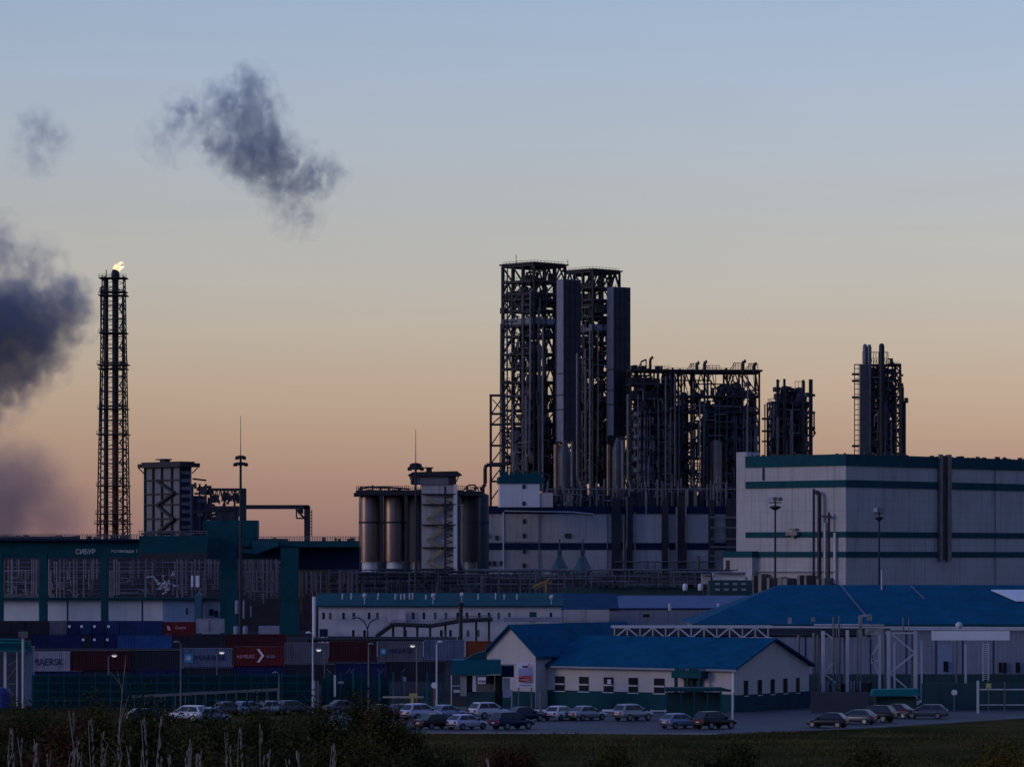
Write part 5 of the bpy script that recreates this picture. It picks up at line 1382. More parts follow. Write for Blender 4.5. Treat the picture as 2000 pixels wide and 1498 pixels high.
# ------------------------------------------------------------------ containers
CS = {}
def container(px0, px1, pyb, s, mat, label, h=2.6, d=2.44, text=None, logo=None, tier_z=None):
    O = at((px0+px1)/2, pyb, s); t = thing('shipping_container', label, 'container', O, 'stacked shipping containers')
    a0, a1 = X(px0, s)+.03, X(px1, s)-.03; Y0 = F/s; zb = O.z+.02; zt = O.z+h-.03
    n = max(4, int((a1-a0)/.28)); vs = []; fs = []
    prof = []
    for i in range(n):
        x = a0+.12+(a1-a0-.24)*i/n; w_ = (a1-a0-.24)/n
        prof += [(x, 0), (x+w_*.35, 0), (x+w_*.5, .05), (x+w_*.85, .05)]
    prof.append((a1-.12, 0))
    m = MB(); k = len(prof)
    m.add([(x, Y0+.04+y, zb+.14) for x, y in prof]+[(x, Y0+.04+y, zt-.1) for x, y in prof], [(i, i+1, k+i+1, k+i) for i in range(k-1)])
    m.box(a0+.03, a1-.03, Y0+.12, Y0+d, zb+.06, zt-.04)
    m.build('body', mat, t)
    m = MB()
    for x in (a0, a1-.13): m.box(x, x+.13, Y0, Y0+.13, zb, zt)
    m.box(a0+.13, a1-.13, Y0, Y0+.1, zb, zb+.14); m.box(a0+.13, a1-.13, Y0, Y0+.1, zt-.1, zt)
    m.build('frame', mat, t)
    f = Frame(0, s); f.O = Vector((0, Y0, 0))
    if text:
        for (body, f0, f1, zf, hh, mt) in text: text_mesh(body, 'lettering', mt, t, f, a0+(a1-a0)*f0, a0+(a1-a0)*f1, zb+zf*(zt-zb), hh*(zt-zb), off=.02)
    if logo: logo(t, f, a0, a1, zb, zt, Y0)
    return t
def CM(name, col): return M(name, col, .55, var=.28, streak=.4, spec=.3)
cred, cdred, cgrey, cblue, clblue, cdark, cnavy, corange = (CM('container_red', (.15, .011, .014)), CM('container_dark_red', (.055, .006, .012)), CM('container_grey', (.30, .31, .36)), CM('container_blue', (.010, .034, .13)),
    CM('container_light_blue', (.016, .08, .25)), CM('container_black', (.02, .02, .035)), CM('container_navy', (.008, .012, .09)), CM('container_orange', (.22, .05, .02)))
lblue = CM('container_pale_blue', (.125, .155, .25)); lwhite = CM('container_pale', (.34, .335, .39)); dgrey = CM('container_dim_grey', (.13, .13, .16))
txtb = M('letter_navy', (.012, .02, .07), .6); star_m = M('star_blue', (.05, .25, .42), .5); starw = M('star_pale', (.5, .66, .74), .5)
def star_logo(f0, f1):
    def go(t, f, a0, a1, zb, zt, Y0):
        w_ = a1-a0; x0, x1 = a0+w_*f0, a0+w_*f1; zc = (zb+zt)/2; h = (x1-x0)
        MB().box(x0, x1, Y0-.012, Y0-.002, zc-h*.5, zc+h*.5).build('logo_square', star_m, t)
        m = MB(); c = ((x0+x1)/2, zc); pts = []
        for i in range(14):
            r = h*.42 if i % 2 == 0 else h*.17; a = math.pi/2+i*math.pi/7; pts.append((c[0]+r*math.cos(a), Y0-.022, c[1]+r*math.sin(a)))
        m.poly(pts, (0, .008, 0)); m.build('logo_star', starw, t)
    return go
def chevron(t, f, a0, a1, zb, zt, Y0):
    w_ = a1-a0; x = a0+w_*.47; zc = zb+(zt-zb)*.55; m = MB()
    m.poly([(x, Y0-.03, zc+.85), (x+.3, Y0-.03, zc+.85), (x+.95, Y0-.03, zc), (x+.3, Y0-.03, zc-.85), (x, Y0-.03, zc-.85), (x+.6, Y0-.03, zc)], (0, .012, 0)); m.build('chevron_logo', brightw, t)
ps = 15.4; yb = 1309
container(62, 137, yb+3, ps, lwhite, 'pale grey container with big dark lettering, leftmost of the front row', text=[('MAERSK', .02, .82, .33, .34, txtb)])
container(138, 256, yb+1, ps, cdred, 'very dark red container with pale marks right of the pale lettered one')
container(257, 352, yb, ps, cdark, 'blackish container between the dark red one and the pale blue star container')
container(353, 453, yb-4, ps, lblue, 'dim blue grey container with a star square and dark lettering, left of the red one', text=[('MAERSK', .28, .90, .40, .26, txtb)], logo=star_logo(.06, .24))
container(455, 554, yb-7, ps, cred, 'dark red container with white chevron and white lettering', text=[('HAMBURG', .08, .42, .42, .18, pink), ('SÜD', .66, .84, .44, .16, lil)], logo=chevron)
container(555, 641, yb-14, ps, dgrey, 'plain dim grey container right of the red chevron container')
container(642, 735, yb-17, ps, cdred, 'dark red container between the dim grey one and the second star container')
container(737, 826, yb-17, ps, dgrey, 'dark grey container with small pale star and dark lettering behind a street lamp', text=[('MAERSK', .26, .80, .42, .24, txtb)], logo=star_logo(.06, .2))
container(827, 908, yb-20, ps, lblue, 'plain grey blue container, second from the right end of the front row')
container(909, 962, yb-18, ps, corange, 'rusty orange container at the right end of the front row')
# tier below, mostly behind the fence
lo = [(62, 160, cnavy, 'navy container under the pale lettered container'), (161, 258, cdark, 'black container under the dark red marked container'), (259, 357, cnavy, 'navy container under the blackish container'), (358, 456, cdark, 'black container under the star container'),
      (457, 555, cnavy, 'navy container under the red chevron container'), (556, 654, cdark, 'black container under the plain dim grey container'), (655, 753, cnavy, 'dark navy container under the dark red container right of grey'), (754, 870, cdark, 'black container under the dark grey star container')]
for x0, x1, mt, lb in lo:
    yy = yb + 40*np.interp((x0+x1)/2, [60, 900], [1.06, .5])
    container(x0, x1, yy, ps, mt, lb)
MBg = MB(); MBg.pbox(20, 965, 1340, 1370, ps-.02, 30); struct(single(MBg, 'yard', conc, 'raised concrete container yard', 'yard')) if False else None
# small pale door marks on the dark red one
# second row, farther back
ps = 10.9
row = [(-30, 48, 1240, cdark, 'black container at the far left of the rear upper row'), (49, 95, 1240, cdark, 'dull black container right of the far left one, rear upper row'), (96, 130, 1240, dgrey, 'dark grey container end in the rear upper row'),
       (131, 154, 1240, cnavy, 'navy container end with one pale dot, rear upper row'), (155, 178, 1240, cblue, 'mid blue container end, rear upper row beside the navy one'), (179, 204, 1240, cnavy, 'navy container end, rear upper row, third blue end'), (205, 233, 1240, cblue, 'blue container end with pale handle bar, rear upper row'),
       (234, 318, 1240, cblue, 'long deep blue container in the rear upper row'), (319, 381, 1242, cred, 'red container with white mark and text, rear upper row', ),
       (383, 408, 1236, lwhite, 'small pale container block right of the red one, rear row'), (409, 437, 1236, cgrey, 'small grey container block at the right end of the rear upper row'),
       (-30, 62, 1266, cdark, 'black container at the far left of the rear lower row'), (63, 160, 1266, cnavy, 'long navy container of the rear lower row'), (161, 178, 1266, cdark, 'dark container end of the rear lower row'), (179, 204, 1266, cnavy, 'navy container end with pale dot, rear lower row'), (205, 228, 1266, cnavy, 'dull navy container end with pale dot, right of the other, rear lower row'), (229, 336, 1266, clblue, 'long lighter blue container of the rear lower row'),
       (337, 440, 1266, cdark, 'black container right of the long lighter blue one'), (441, 560, 1266, cdred, 'dark red container right end of the rear lower row')]
for r_ in row:
    x0, x1, y1, mt, lb = r_
    tx = None
    if mt is cred: tx = [('Cosco', .38, .72, .5, .2, pink)]
    c = container(x0, x1, y1, ps, mt, lb, text=tx)
    if x1-x0 < 32 and 120 < x0 < 260:
        m = MB(); x = X((x0+x1)/2-7, ps); m.box(x-.22, x+.22, F/ps-.05, F/ps-.01, Z(y1-17, ps)-.22, Z(y1-17, ps)+.22); m.build('pale_mark', brightw, c)
    if mt is cred:
        m = MB(); m.poly([(X(326, ps), F/ps-.05, Z(1222, ps)), (X(330, ps), F/ps-.05, Z(1222, ps)), (X(334, ps), F/ps-.05, Z(1230, ps)), (X(328, ps), F/ps-.05, Z(1231, ps))], (0, .03, 0)); m.build('white_mark', pink, c)

# ------------------------------------------------------------------ fences, gate, barrier
s = 16.9
t = thing('perimeter_fence', 'long teal mesh fence in front of the container stacks', 'fence', at(350, HOR+17.5*s, s))
fm = bpy.data.materials.new('fence_mesh'); fm.use_nodes = True
n = fm.node_tree.nodes; k = fm.node_tree.links; b = n['Principled BSDF']; b.inputs['Base Color'].default_value = (.004, .045, .055, 1); b.inputs['Roughness'].default_value = .8; b.inputs['Specular IOR Level'].default_value = .1; b.inputs['Alpha'].default_value = .85
for x0, x1 in ((62, 200), (200.4, 345), (345.4, 480), (480.4, 612)):
    MB().pbox(x0, x1, 1318, 1382, s, .05).build('mesh_panel', fm, t)
m = MB()
for y in (1318, 1333, 1349, 1366): m.pbox(62, 612, y, y+2.2, s+.03, .08)
m.build('rail', teal, t)
for kx in range(19): px = 64+kx*30.4; MB().pbox(px-1.1, px+1.1, 1312, 1090+17.5*(s+.06), s+.06, .12).build('post', teal, t)
t = thing('crash_rail', 'long pale guard rail in front of the teal mesh fence', 'barrier', at(500, HOR+17.5*17.1, 17.1))
m = MB(); m.beam(at(258, 1360, 17.1), at(546, 1346, 17.1), .16, .3); m.build('rail', steelg, t)
m = MB()
for kx in range(15): xx = 262+kx*20; m.beam(at(xx, 1090+17.5*17.1, 17.1), at(xx, 1359-.0486*(xx-262), 17.1), .1)
m.build('post', steelg, t)
t = thing('gate', 'teal double gate with angled wire arms left of the booth', 'gate', at(690, HOR+17.5*s, s))
for x0, x1 in ((630, 655), (656, 676), (700, 742), (832, 866)):
    m = MB(); xx = x0
    while xx <= x1: m.pbox(xx, xx+1.2, 1318, 1090+17.5*s, s, .08); xx += 4.2
    m.pbox(x0, x1+1.2, 1317, 1319, s-.01, .1); m.pbox(x0, x1+1.2, 1366, 1368, s-.01, .1); m.build('gate_leaf', teal, t)
MB().pbox(628, 760, 1324, 1090+17.5*(s-.1), s-.1, .05).build('mesh_panel', fm, t)
for px in (640, 652, 665, 690, 706, 741, 768, 784, 834, 866): MB().pbox(px-1.3, px+1.3, 1312, 1090+17.5*(s+.02), s+.02, .15).build('post', teal if px % 3 else tealb, t)
m = MB()
for px, d in ((646, -1), (676, 1), (684, 1), (742, 1), (744, -1), (783, 1)): m.beam(at(px, 1314, s), at(px+d*8, 1306, s), .1)
m.build('wire_arm', steelg, t)
MB().pbox(652, 656, 1318, 1360, s+.05, .1).build('white_post', steelw, t)
MB().pbox(660, 671, 1330, 1335, s+.05, .06).build('sign', cladb, t)
t = thing('gate_post', 'thick pale gate post with banding left of the teal gate', 'post', at(613, HOR+17.5*17.2, 17.2))
m = MB(); P0 = at(613, HOR+17.5*17.2, 17.2); zt = Z(1329, 17.2); m.tube((P0.x, P0.y, 0), (P0.x, P0.y, zt), .22, 12)
m.build('pole', M('pale_post', (.42, .48, .52), .5), t); m = MB()
for zz0 in (.5, .7, .3): m.tube((P0.x, P0.y, zt*zz0), (P0.x, P0.y, zt*zz0+.18), .25, 12)
m.build('band', steelg, t); MB().tube((P0.x+.5, P0.y, 0), (P0.x+.5, P0.y, zt), .1, 8).build('side_pole', steelg, t)
t = thing('boom_barrier', 'lowered pale yellow boom barrier with a yellow motor box', 'barrier', at(790, HOR+17.5*17.1, 17.1))
MB().beam(at(748, 1361, 17.1), at(828, 1361, 17.1), .2, .22).build('boom', M('boom_pale', (.42, .38, .30), .5), t)
MB().pbox(799, 815, 1354, 1362, 17.15, .5).build('motor_box', M('dull_yellow', (.45, .38, .12), .5), t)
MB().pbox(802, 808, 1362.3, 1090+17.5*17.15, 17.15, .4).build('stand', MATS['dull_yellow'], t)
t = thing('road_sign', 'round white road sign on a post left of the entrance booth', 'sign', at(848, HOR+17.5*17.5, 17.5))
P0 = at(848, HOR+17.5*17.5, 17.5); MB().tube((P0.x, P0.y, 0), (P0.x, P0.y, Z(1344, 17.5)), .07, 8).build('post', steelg, t)
P1 = at(848, 1338, 17.5); MB().tube(P1, P1+Vector((0, .06, 0)), .34, 20).build('disc', brightw, t)
m = MB(); m.pbox(843, 851, 1345, 1368, 17.5, .3); m.build('control_box', M('dark_red_box', (.05, .012, .016), .6), t)
t = thing('sign', 'small pale square sign on a thin pole behind the boom barrier', 'sign', at(790, HOR+17.5*16.8, 16.8))
MB().pbox(786.5, 793.5, 1321, 1330, 16.8, .05).build('panel', cladb, t); MB().tube(at(790, HOR+17.5*16.79, 16.79), at(790, 1330, 16.79), .05, 6).build('post', steelg, t)
# low white barriers in the car park
for x0, x1, lab in ((1036, 1072, 'white two rail parking barrier left of the white hatchback'), (1176, 1204, 'white two rail parking barrier between the two silver cars'), (1270, 1302, 'white parking barrier right of the large silver car'), ):
    sb = 17.3; t = thing('parking_barrier', lab, 'barrier', at((x0+x1)/2, HOR+17.5*sb, sb), 'white parking barriers')
    for y0 in (1386, 1397):
        MB().pbox(x0, x1, y0-1 if x0 < 1260 else y0+1, y0+3 if x0 < 1260 else y0+2.6, sb, .12).build('rail', brightw, t)
    for px in (x0+3, x1-3): MB().pbox(px-.8, px+.8, 1385, 1090+17.5*sb, sb-.02, .1).build('post', white, t)

# ------------------------------------------------------------------ left foreground portal
s = 16.5
t = thing('pipe_portal', 'pale portal of lattice posts under a teal pipe bridge at the left edge', 'portal', at(30, HOR+17.5*s, s))
MB().pbox(-40, 55, 1252, 1268, s, 3).build('beam', teal, t)
MB().pbox(-40, 55, 1268.4, 1272, s+.05, .4).build('edge_pipe', tealb, t); m = MB(); m.tube(at(-40, 1248, s), at(40, 1250, s), .15, 8); m.tube(at(-40, 1255, s+.1), at(44, 1256, s+.1), .13, 8); m.build('pipe', tealb, t)
MB().pbox(49, 65, 1262, 1090+17.5*(s-.05), s-.05, 1.2).build('column', M('blue_grey_column', (.17, .21, .30), .6), t)
P0 = at(45, HOR+17.5*s, s+.2); MB().tube((P0.x, P0.y, 0), (P0.x, P0.y, Z(1243, s+.2)), .15, 10).build('pole', steelw, t)
P0 = at(45, 1240, s+.2); MB().box(P0.x-.5, P0.x+.5, P0.y-.3, P0.y+.3, P0.z-.3, P0.z+.4).build('lamp_head', steelg, t)
for px in (10, 33): MB().beam(at(px, 1090+17.5*s, s), at(px, 1273, s), .32 if px == 10 else .14).build('leg', steelw, t)
m = MB()
for a, b in (((12, 1330), (33, 1300)), ((12, 1335), (33, 1335)), ((12, 1300), (33, 1290)), ((12, 1338), (33, 1368))): m.beam(at(*a, s), at(*b, s), .12)
m.build('brace', steelg, t)
t = thing('storage_tank', 'small round navy tank at the left edge beneath the portal', 'tank', at(4, HOR+17.5*17.2, 17.2))
P0 = at(4, 1355, 17.2); MB().lathe(P0, [(.3, .75), (.8, .5), (.95, 0), (.95, -1.5)][::-1], 20, world=True).build('shell', CM('tank_blue', (.025, .04, .18)), t)

# ------------------------------------------------------------------ street lamps
def lamp(px, ytop, s, label, arm=6, lit=True, r=.10, mat=steelg):
    P0 = at(px, ytop, s); O = Vector((P0.x, P0.y, 0)); t = thing('street_lamp', label, 'street lamp', O, 'street lamps')
    MB().tube(O, O+Vector((0, 0, P0.z)), r*1.2, 10, r*.7).build('pole', mat, t)
    h = O+Vector((arm/s, 0, P0.z+.25)); m = MB(); m.path([O+Vector((0, 0, P0.z-.05)), O+Vector((arm/s*.4, 0, P0.z+.2)), h], .06, 6); m.build('arm', mat, t)
    m = MB(); sg = 1 if arm >= 0 else -1
    m.lathe(h+Vector((sg*.2, 0, 0)), [(.05, .18), (.28, .1), (.34, -.02)][::-1], 12, world=True); m.build('lamp_head', mat, t)
    if lit:
        m = MB(); m.lathe(h+Vector((sg*.2, 0, -.03)), [(.08, -.22), (.26, -.13), (.31, 0)], 12, world=True); m.build('lamp_glass', lamplit, t)
    return t
lamp(212, 1283, 16.0, 'lit street lamp before the dark red container at far left', 8)
lamp(353, 1258, 17.2, 'tall grey lamp pole left of the blue grey star container', -5, False, .09, steelg)
lamp(424, 1277, 16.0, 'lit street lamp over the blue grey star container', 6)
lamp(634, 1272, 16.6, 'lit street lamp with a short arm right of the tall pale lamp pole', -8, True, .07)
lamp(611, 1240, 17.1, 'tall pale lamp pole rising from the thick gate post', -5, False, .12, steelw)
lamp(814, 1264, 16.2, 'lit street lamp over the dark grey container', -5)
lamp(853, 1258, 17.3, 'plain pale lamp pole left of the entrance booth', 3, False, .12, steelw)
lamp(545, 1318, 17.2, 'short pale lamp post in front of the guard rail', -4, False, .1, steelg)
lamp(720, 1262, 17.0, 'dark lamp pole in front of the second dark red container', 0.6, False, .12)
O = at(718, HOR+17.5*13.0, 13.0); t = thing('street_lamp', 'dark double arm curved street lamp before the long white building', 'street lamp', O, 'street lamps')
MB().tube(O, at(718, 1232, 13.0), .14, 8).build('pole', steel, t)
for pts in ([(718, 1232), (716, 1222), (710, 1212), (702, 1207), (692, 1205)], [(718, 1228), (722, 1216), (730, 1210), (738, 1207)]):
    MB().path([at(x, y, 13.0) for x, y in pts], .1, 6).build('arm', steel, t); x, y = pts[-1]; MB().pbox(x-4, x+4, y-2, y+1, 13.02, .4).build('lamp_head', steelg, t)
for px, py, lab in ((1510, 1262, 1),):
    pass
# ------------------------------------------------------------------ cars
def paint(name, col, metal=.3): return M('car_' + name, col, .28, metal=metal, var=.03, streak=.0, spec=.5)
P_ = dict(white=paint('white', (.62, .62, .64), 0), silver=paint('silver', (.36, .36, .40), .5), palebl=paint('pale_blue', (.26, .32, .44), .4), navy=paint('navy', (.012, .016, .06), .2),
          black=paint('black', (.012, .012, .014), .2), dred=paint('dark_red', (.05, .008, .012), .2), grey=paint('grey', (.10, .10, .12), .4), lav=paint('lavender_white', (.50, .48, .60), .2))
tail_m = M('tail_light', (.30, .01, .01), .3); head_m = M('head_light', (.6, .6, .62), .2); rim_m = M('wheel_rim', (.3, .3, .32), .35, metal=.7); plate_m = M('number_plate', (.6, .6, .58), .5)
trim_m = M('car_trim', (.018, .018, .02), .6)
def make_car(kind, label):
    Lh = {'sedan': 2.28, 'hatch': 2.05, 'suv': 2.3, 'wagon': 2.35}[kind]; W = .9 if kind != 'suv' else .94
    zb, belt, rf = (.26, .95, 1.50) if kind != 'suv' else (.36, 1.08, 1.74)
    t = thing('parked_car', label, 'car', (0, 0, 0), 'cars in the car park')
    # lower body: loft of rounded sections along x
    st = [(-Lh, .86, zb+.14, belt-.12), (-Lh+.1, .96, zb+.02, belt+.0), (-Lh+.6, 1.0, zb, belt+.02), (-.3, 1.0, zb, belt), (.75, 1.0, zb, belt-.02), (Lh-.55, .98, zb, belt-.16), (Lh-.12, .92, zb+.04, belt-.26), (Lh, .80, zb+.16, belt-.38)]
    m = MB(); ring = []
    for x, wf, b, tp in st:
        w_ = W*wf; h = tp-b
        ring += [(x, -w_*.88, b), (x, -w_, b+h*.25), (x, -w_, b+h*.68), (x, -w_*.93, b+h*.94), (x, -w_*.8, tp), (x, w_*.8, tp), (x, w_*.93, b+h*.94), (x, w_, b+h*.68), (x, w_, b+h*.25), (x, w_*.88, b)]
    n = 10; fs = []
    for i in range(len(st)-1):
        for j in range(n): fs.append((i*n+j, (i+1)*n+j, (i+1)*n+(j+1) % n, i*n+(j+1) % n))
    fs += [tuple(range(n)), tuple(range((len(st)-1)*n, len(st)*n))[::-1]]
    m.add(ring, fs, True)
    # cabin
    rb = {'sedan': (-1.75, -1.0), 'hatch': (-1.98, -1.35), 'suv': (-2.18, -1.70), 'wagon': (-2.25, -1.6)}[kind]; fb_ = (1.22, .22)
    wb, wt = W*.93, W*.70; zc = belt-.03
    c = [(rb[0], wb, zc), (fb_[0], wb, zc), (fb_[1], wt, rf-.05), (rb[1], wt, rf-.05)]
    vs = [(x, -w_, z) for x, w_, z in c] + [(x, w_, z) for x, w_, z in c] + [(rb[1]+.1, -wt*.85, rf), (fb_[1]-.12, -wt*.85, rf), (fb_[1]-.12, wt*.85, rf), (rb[1]+.1, wt*.85, rf)]
    m.add(vs, [(0, 1, 2, 3), (7, 6, 5, 4), (1, 5, 6, 2), (4, 0, 3, 7), (3, 2, 9, 8), (2, 6, 10, 9), (6, 7, 11, 10), (7, 3, 8, 11), (8, 9, 10, 11)])
    body = m.build('body', P_['silver'], t)
    bv = body.modifiers.new('soft_edges', 'BEVEL'); bv.width = .07; bv.segments = 2; bv.limit_method = 'ANGLE'
    # glazing
    def pane(nm, q, off):
        m = MB(); m.poly(q, off); return m.build(nm, glassd, t)
    lerp = lambda a, b, f: tuple(a[i]+(b[i]-a[i])*f for i in range(3))
    for sg in (-1, 1):
        A, B, C, D = [(x, sg*w_, z) for x, w_, z in c]
        b0, b1, t0, t1 = lerp(lerp(A, B, .07), lerp(D, C, .07), .12), lerp(lerp(A, B, .90), lerp(D, C, .90), .12), lerp(lerp(A, B, .09), lerp(D, C, .09), .88), lerp(lerp(A, B, .93), lerp(D, C, .93), .88)
        mb, mt = lerp(b0, b1, .5), lerp(t0, t1, .47); g = .03
        pane('side_window', [b0, (mb[0]-g, *mb[1:]), (mt[0]-g, *mt[1:]), t0], (0, sg*.012, .004)); pane('side_window', [(mb[0]+g, *mb[1:]), b1, t1, (mt[0]+g, *mt[1:])], (0, sg*.012, .004))
    for nm, i0, i3, d in (('windscreen', 1, 2, (.012, 0, .006)), ('rear_window', 0, 3, (-.012, 0, .006))):
        (x0, w0, z0), (x1, w1, z1) = c[i0], c[i3]
        q = lambda f, wf: (x0+(x1-x0)*f, (w0+(w1-w0)*f)*wf, z0+(z1-z0)*f)
        pane(nm, [q(.12, -.86), q(.12, .86), q(.9, .86), q(.9, -.86)], d)
    for x in (-1.32, 1.35):
        for sg in (-1, 1):
            R = .34 if kind != 'suv' else .38
            wh = MB().tube((x, sg*(W-.16), R), (x, sg*(W+.025), R), R, 16).build('wheel', black, t)
            MB().tube((x, sg*(W+.02), R), (x, sg*(W+.04), R), R*.62, 12).build('rim', rim_m, wh)
            
    for sg in (-1, 1):
        MB().box(-Lh-.02, -Lh+.12, sg*W*.62-.15, sg*W*.62+.15, belt-.36, belt-.1).build('tail_light', tail_m, t)
        MB().box(Lh-.22, Lh-.03, sg*W*.62-.18, sg*W*.62+.18, belt-.5, belt-.36).build('headlight', head_m, t)
        MB().box(.72, .9, sg*(W+.02)-.09, sg*(W+.02)+.09, belt-.02, belt+.12).build('mirror', trim_m, t)
    MB().box(-Lh-.04, -Lh+.1, -W*.8, W*.8, zb+.12, zb+.28).build('bumper', trim_m, t)
    MB().box(Lh-.06, Lh+.03, -W*.7, W*.7, zb+.12, zb+.26).build('bumper', trim_m, t)
    MB().box(-Lh-.055, -Lh-.03, -.26, .26, zb+.30, zb+.42).build('number_plate', plate_m, t)
    return t
PROTO = {}
def place_car(kind, px, pyg, head, col, label, sc=1.0):
    """head = heading of the nose in degrees, 0 = to the right, 90 = away"""
    s = (pyg-HOR)/HC; P0 = at(px, pyg, s)
    if kind not in PROTO: PROTO[kind] = make_car(kind, label); c = PROTO[kind]
    else: c = copy_thing(PROTO[kind], label=label)
    c.location = (P0.x, P0.y, .012); c.rotation_euler = (0, 0, math.radians(head)); c.scale = (sc*1.04,)*3; c['label'] = label
    for ch in c.children:
        if ch.name.split('.')[0] == 'body':
            ch.material_slots[0].link = 'OBJECT'; ch.material_slots[0].material = P_[col]
    return c
CARS = [
 ('hatch', 1617, 1421, 155, 'black', 'black hatchback nearest the grass in the right hand row of cars'),
 ('hatch', 1672, 1414, 150, 'grey', 'dark grey hatchback just right of the nearest black hatchback'),
 ('suv', 1708, 1410, 152, 'black', 'black tall car with pale roof edge in the middle of the right row'),
 ('sedan', 1748, 1402, 150, 'dred', 'very dark red car between the black tall car and the silver wagon'),
 ('sedan', 1772, 1383, 20, 'white', 'white sedan parked behind the right row by the teal kiosk'),
 ('wagon', 1808, 1403, 168, 'grey', 'long grey wagon at the right end of the right row'),
 ('hatch', 1328, 1422, 38, 'palebl', 'pale blue hatchback alone left of the black tall car, centre right'),
 ('suv', 1396, 1423, 40, 'black', 'black tall car beside the pale blue hatchback'),
 ('suv', 1236, 1407, 42, 'silver', 'large silver car parked alone right of the two pale cars'),
 ('sedan', 1146, 1406, 40, 'silver', 'silver sedan directly right of the white hatchback'),
 ('hatch', 1096, 1406, 55, 'white', 'white hatchback before the pale wall below the poster post'),
 ('suv', 1000, 1424, 38, 'navy', 'dark navy tall car nearest the grass left of the open asphalt'),
 ('sedan', 1024, 1408, 36, 'navy', 'navy sedan behind the dark navy tall car'),
 ('suv', 956, 1403, 36, 'white', 'white tall car behind the small pale hatchback'),
 ('hatch', 912, 1424, 42, 'lav', 'small pale hatchback between the black car and the navy tall car'),
 ('sedan', 852, 1423, 40, 'black', 'black sedan at the left end of the nearest parked row'),
 ('suv', 823, 1406, 42, 'lav', 'lavender white tall car, left of the pale blue sedan'),
 ('sedan', 873, 1404, 40, 'palebl', 'pale blue sedan behind the black sedan'),
 ('hatch', 789, 1402, 44, 'grey', 'grey hatchback partly hidden behind the lavender white car'),
 ('sedan', 746, 1403, 42, 'black', 'black sedan half hidden behind the dark bush'),
 ('wagon', 292, 1412, 20, 'navy', 'navy wagon in the far left part of the car park'),
 ('suv', 366, 1410, 150, 'white', 'white tall car in the left part of the car park behind the weeds'),
 ('hatch', 412, 1410, 40, 'palebl', 'pale blue hatchback right of the white car behind the weeds'),
 ('sedan', 446, 1397, 38, 'grey', 'grey sedan left end of the rear car row beyond the weeds'),
 ('hatch', 488, 1396, 38, 'palebl', 'dull blue hatchback second in the rear car row beyond the weeds'),
 ('sedan', 530, 1395, 38, 'silver', 'silver sedan third in the rear car row beyond the weeds'),
 ('hatch', 572, 1394, 38, 'grey', 'grey hatchback right end of the rear row before the gate post'),
 ('sedan', 672, 1394, 30, 'grey', 'grey sedan before the teal gate behind the dark bush'),
]
for c in CARS: place_car(*c)
# ------------------------------------------------------------------ vegetation
def leaf_mat(name, c0, c1):
    m = bpy.data.materials.new(name); m.use_nodes = True; n = m.node_tree.nodes; k = m.node_tree.links; b = n['Principled BSDF']; b.inputs['Roughness'].default_value = .9; b.inputs['Specular IOR Level'].default_value = .05
    t = n.new('ShaderNodeTexCoord'); no = n.new('ShaderNodeTexNoise'); no.inputs['Scale'].default_value = 2.2; no.inputs['Detail'].default_value = 3; k.new(t.outputs['Object'], no.inputs['Vector'])
    cr = n.new('ShaderNodeValToRGB'); cr.color_ramp.elements[0].position = .35; cr.color_ramp.elements[0].color = (*c0, 1); cr.color_ramp.elements[1].position = .68; cr.color_ramp.elements[1].color = (*c1, 1)
    k.new(no.outputs[0], cr.inputs[0]); k.new(cr.outputs[0], b.inputs['Base Color']); MATS[name] = m; return m
lg = leaf_mat('leaf_dark_green', (.022, .028, .010), (.062, .064, .022))
lo_ = leaf_mat('leaf_olive', (.036, .034, .012), (.10, .082, .026))
lr = leaf_mat('leaf_rust', (.050, .022, .013), (.11, .052, .022))
ly = leaf_mat('leaf_yellow', (.05, .035, .008), (.16, .10, .02))
bark = M('bark', (.05, .04, .03), .9, var=.3)
stalk = M('dry_stalk', (.25, .215, .175), .8, var=.25, scale=6)
grassm = leaf_mat('grass_blades', (.028, .030, .009), (.15, .115, .04))

def shrub_parts(t, O, h, r, nleaf, mat, seed, lsz=.09):
    R = np.random.default_rng(seed); O = Vector(O)
    m = MB(); tips = []
    for i in range(9):
        a = R.uniform(0, 6.28); e = R.uniform(.3, 1.0); tip = O+Vector((math.cos(a)*r*e, math.sin(a)*r*e, h*R.uniform(.55, 1.0)*(1.1-.45*e)))
        mid = O+(tip-O)*.5+Vector((0, 0, h*.12)); m.tube(O, mid, .03, 5, .02); m.tube(mid, tip, .02, 5, .006); tips += [mid, tip, O+(tip-O)*.8]
    m.build('stem', bark, t)
    tp = np.array([tuple(x) for x in tips])
    ctr = tp[R.integers(0, len(tp), nleaf)] + R.normal(0, 1, (nleaf, 3))*np.array([r*.24, r*.24, h*.14])
    ctr[:, 2] = np.maximum(ctr[:, 2], O.z+.03)
    d1 = R.normal(0, 1, (nleaf, 3)); d1 /= np.linalg.norm(d1, axis=1)[:, None]; d2 = np.cross(d1, R.normal(0, 1, (nleaf, 3))); d2 /= np.linalg.norm(d2, axis=1)[:, None]
    L1 = (lsz*R.uniform(.6, 1.5, nleaf))[:, None]; V = np.stack([ctr-d1*L1, ctr+d2*L1*.4, ctr+d1*L1, ctr-d2*L1*.4], 1).reshape(-1, 3)
    f = MB(); f.v = V.tolist(); f.f = [(4*i, 4*i+1, 4*i+2, 4*i+3) for i in range(nleaf)]; f.sm = [False]*nleaf
    base = np.array(t['_o']); me = bpy.data.meshes.new('foliage'); me.from_pydata((V-base).tolist(), [], f.f); me.materials.append(mat)
    o = bpy.data.objects.new('foliage', me); COL.objects.link(o); o.parent = t; o['_o'] = tuple(base); return o
for (t, px, py, s, hh) in SHRUB_AT: shrub_parts(t, (t.location.x, t.location.y, 0), 1.3, .9, 1500, lg, 3, .07)

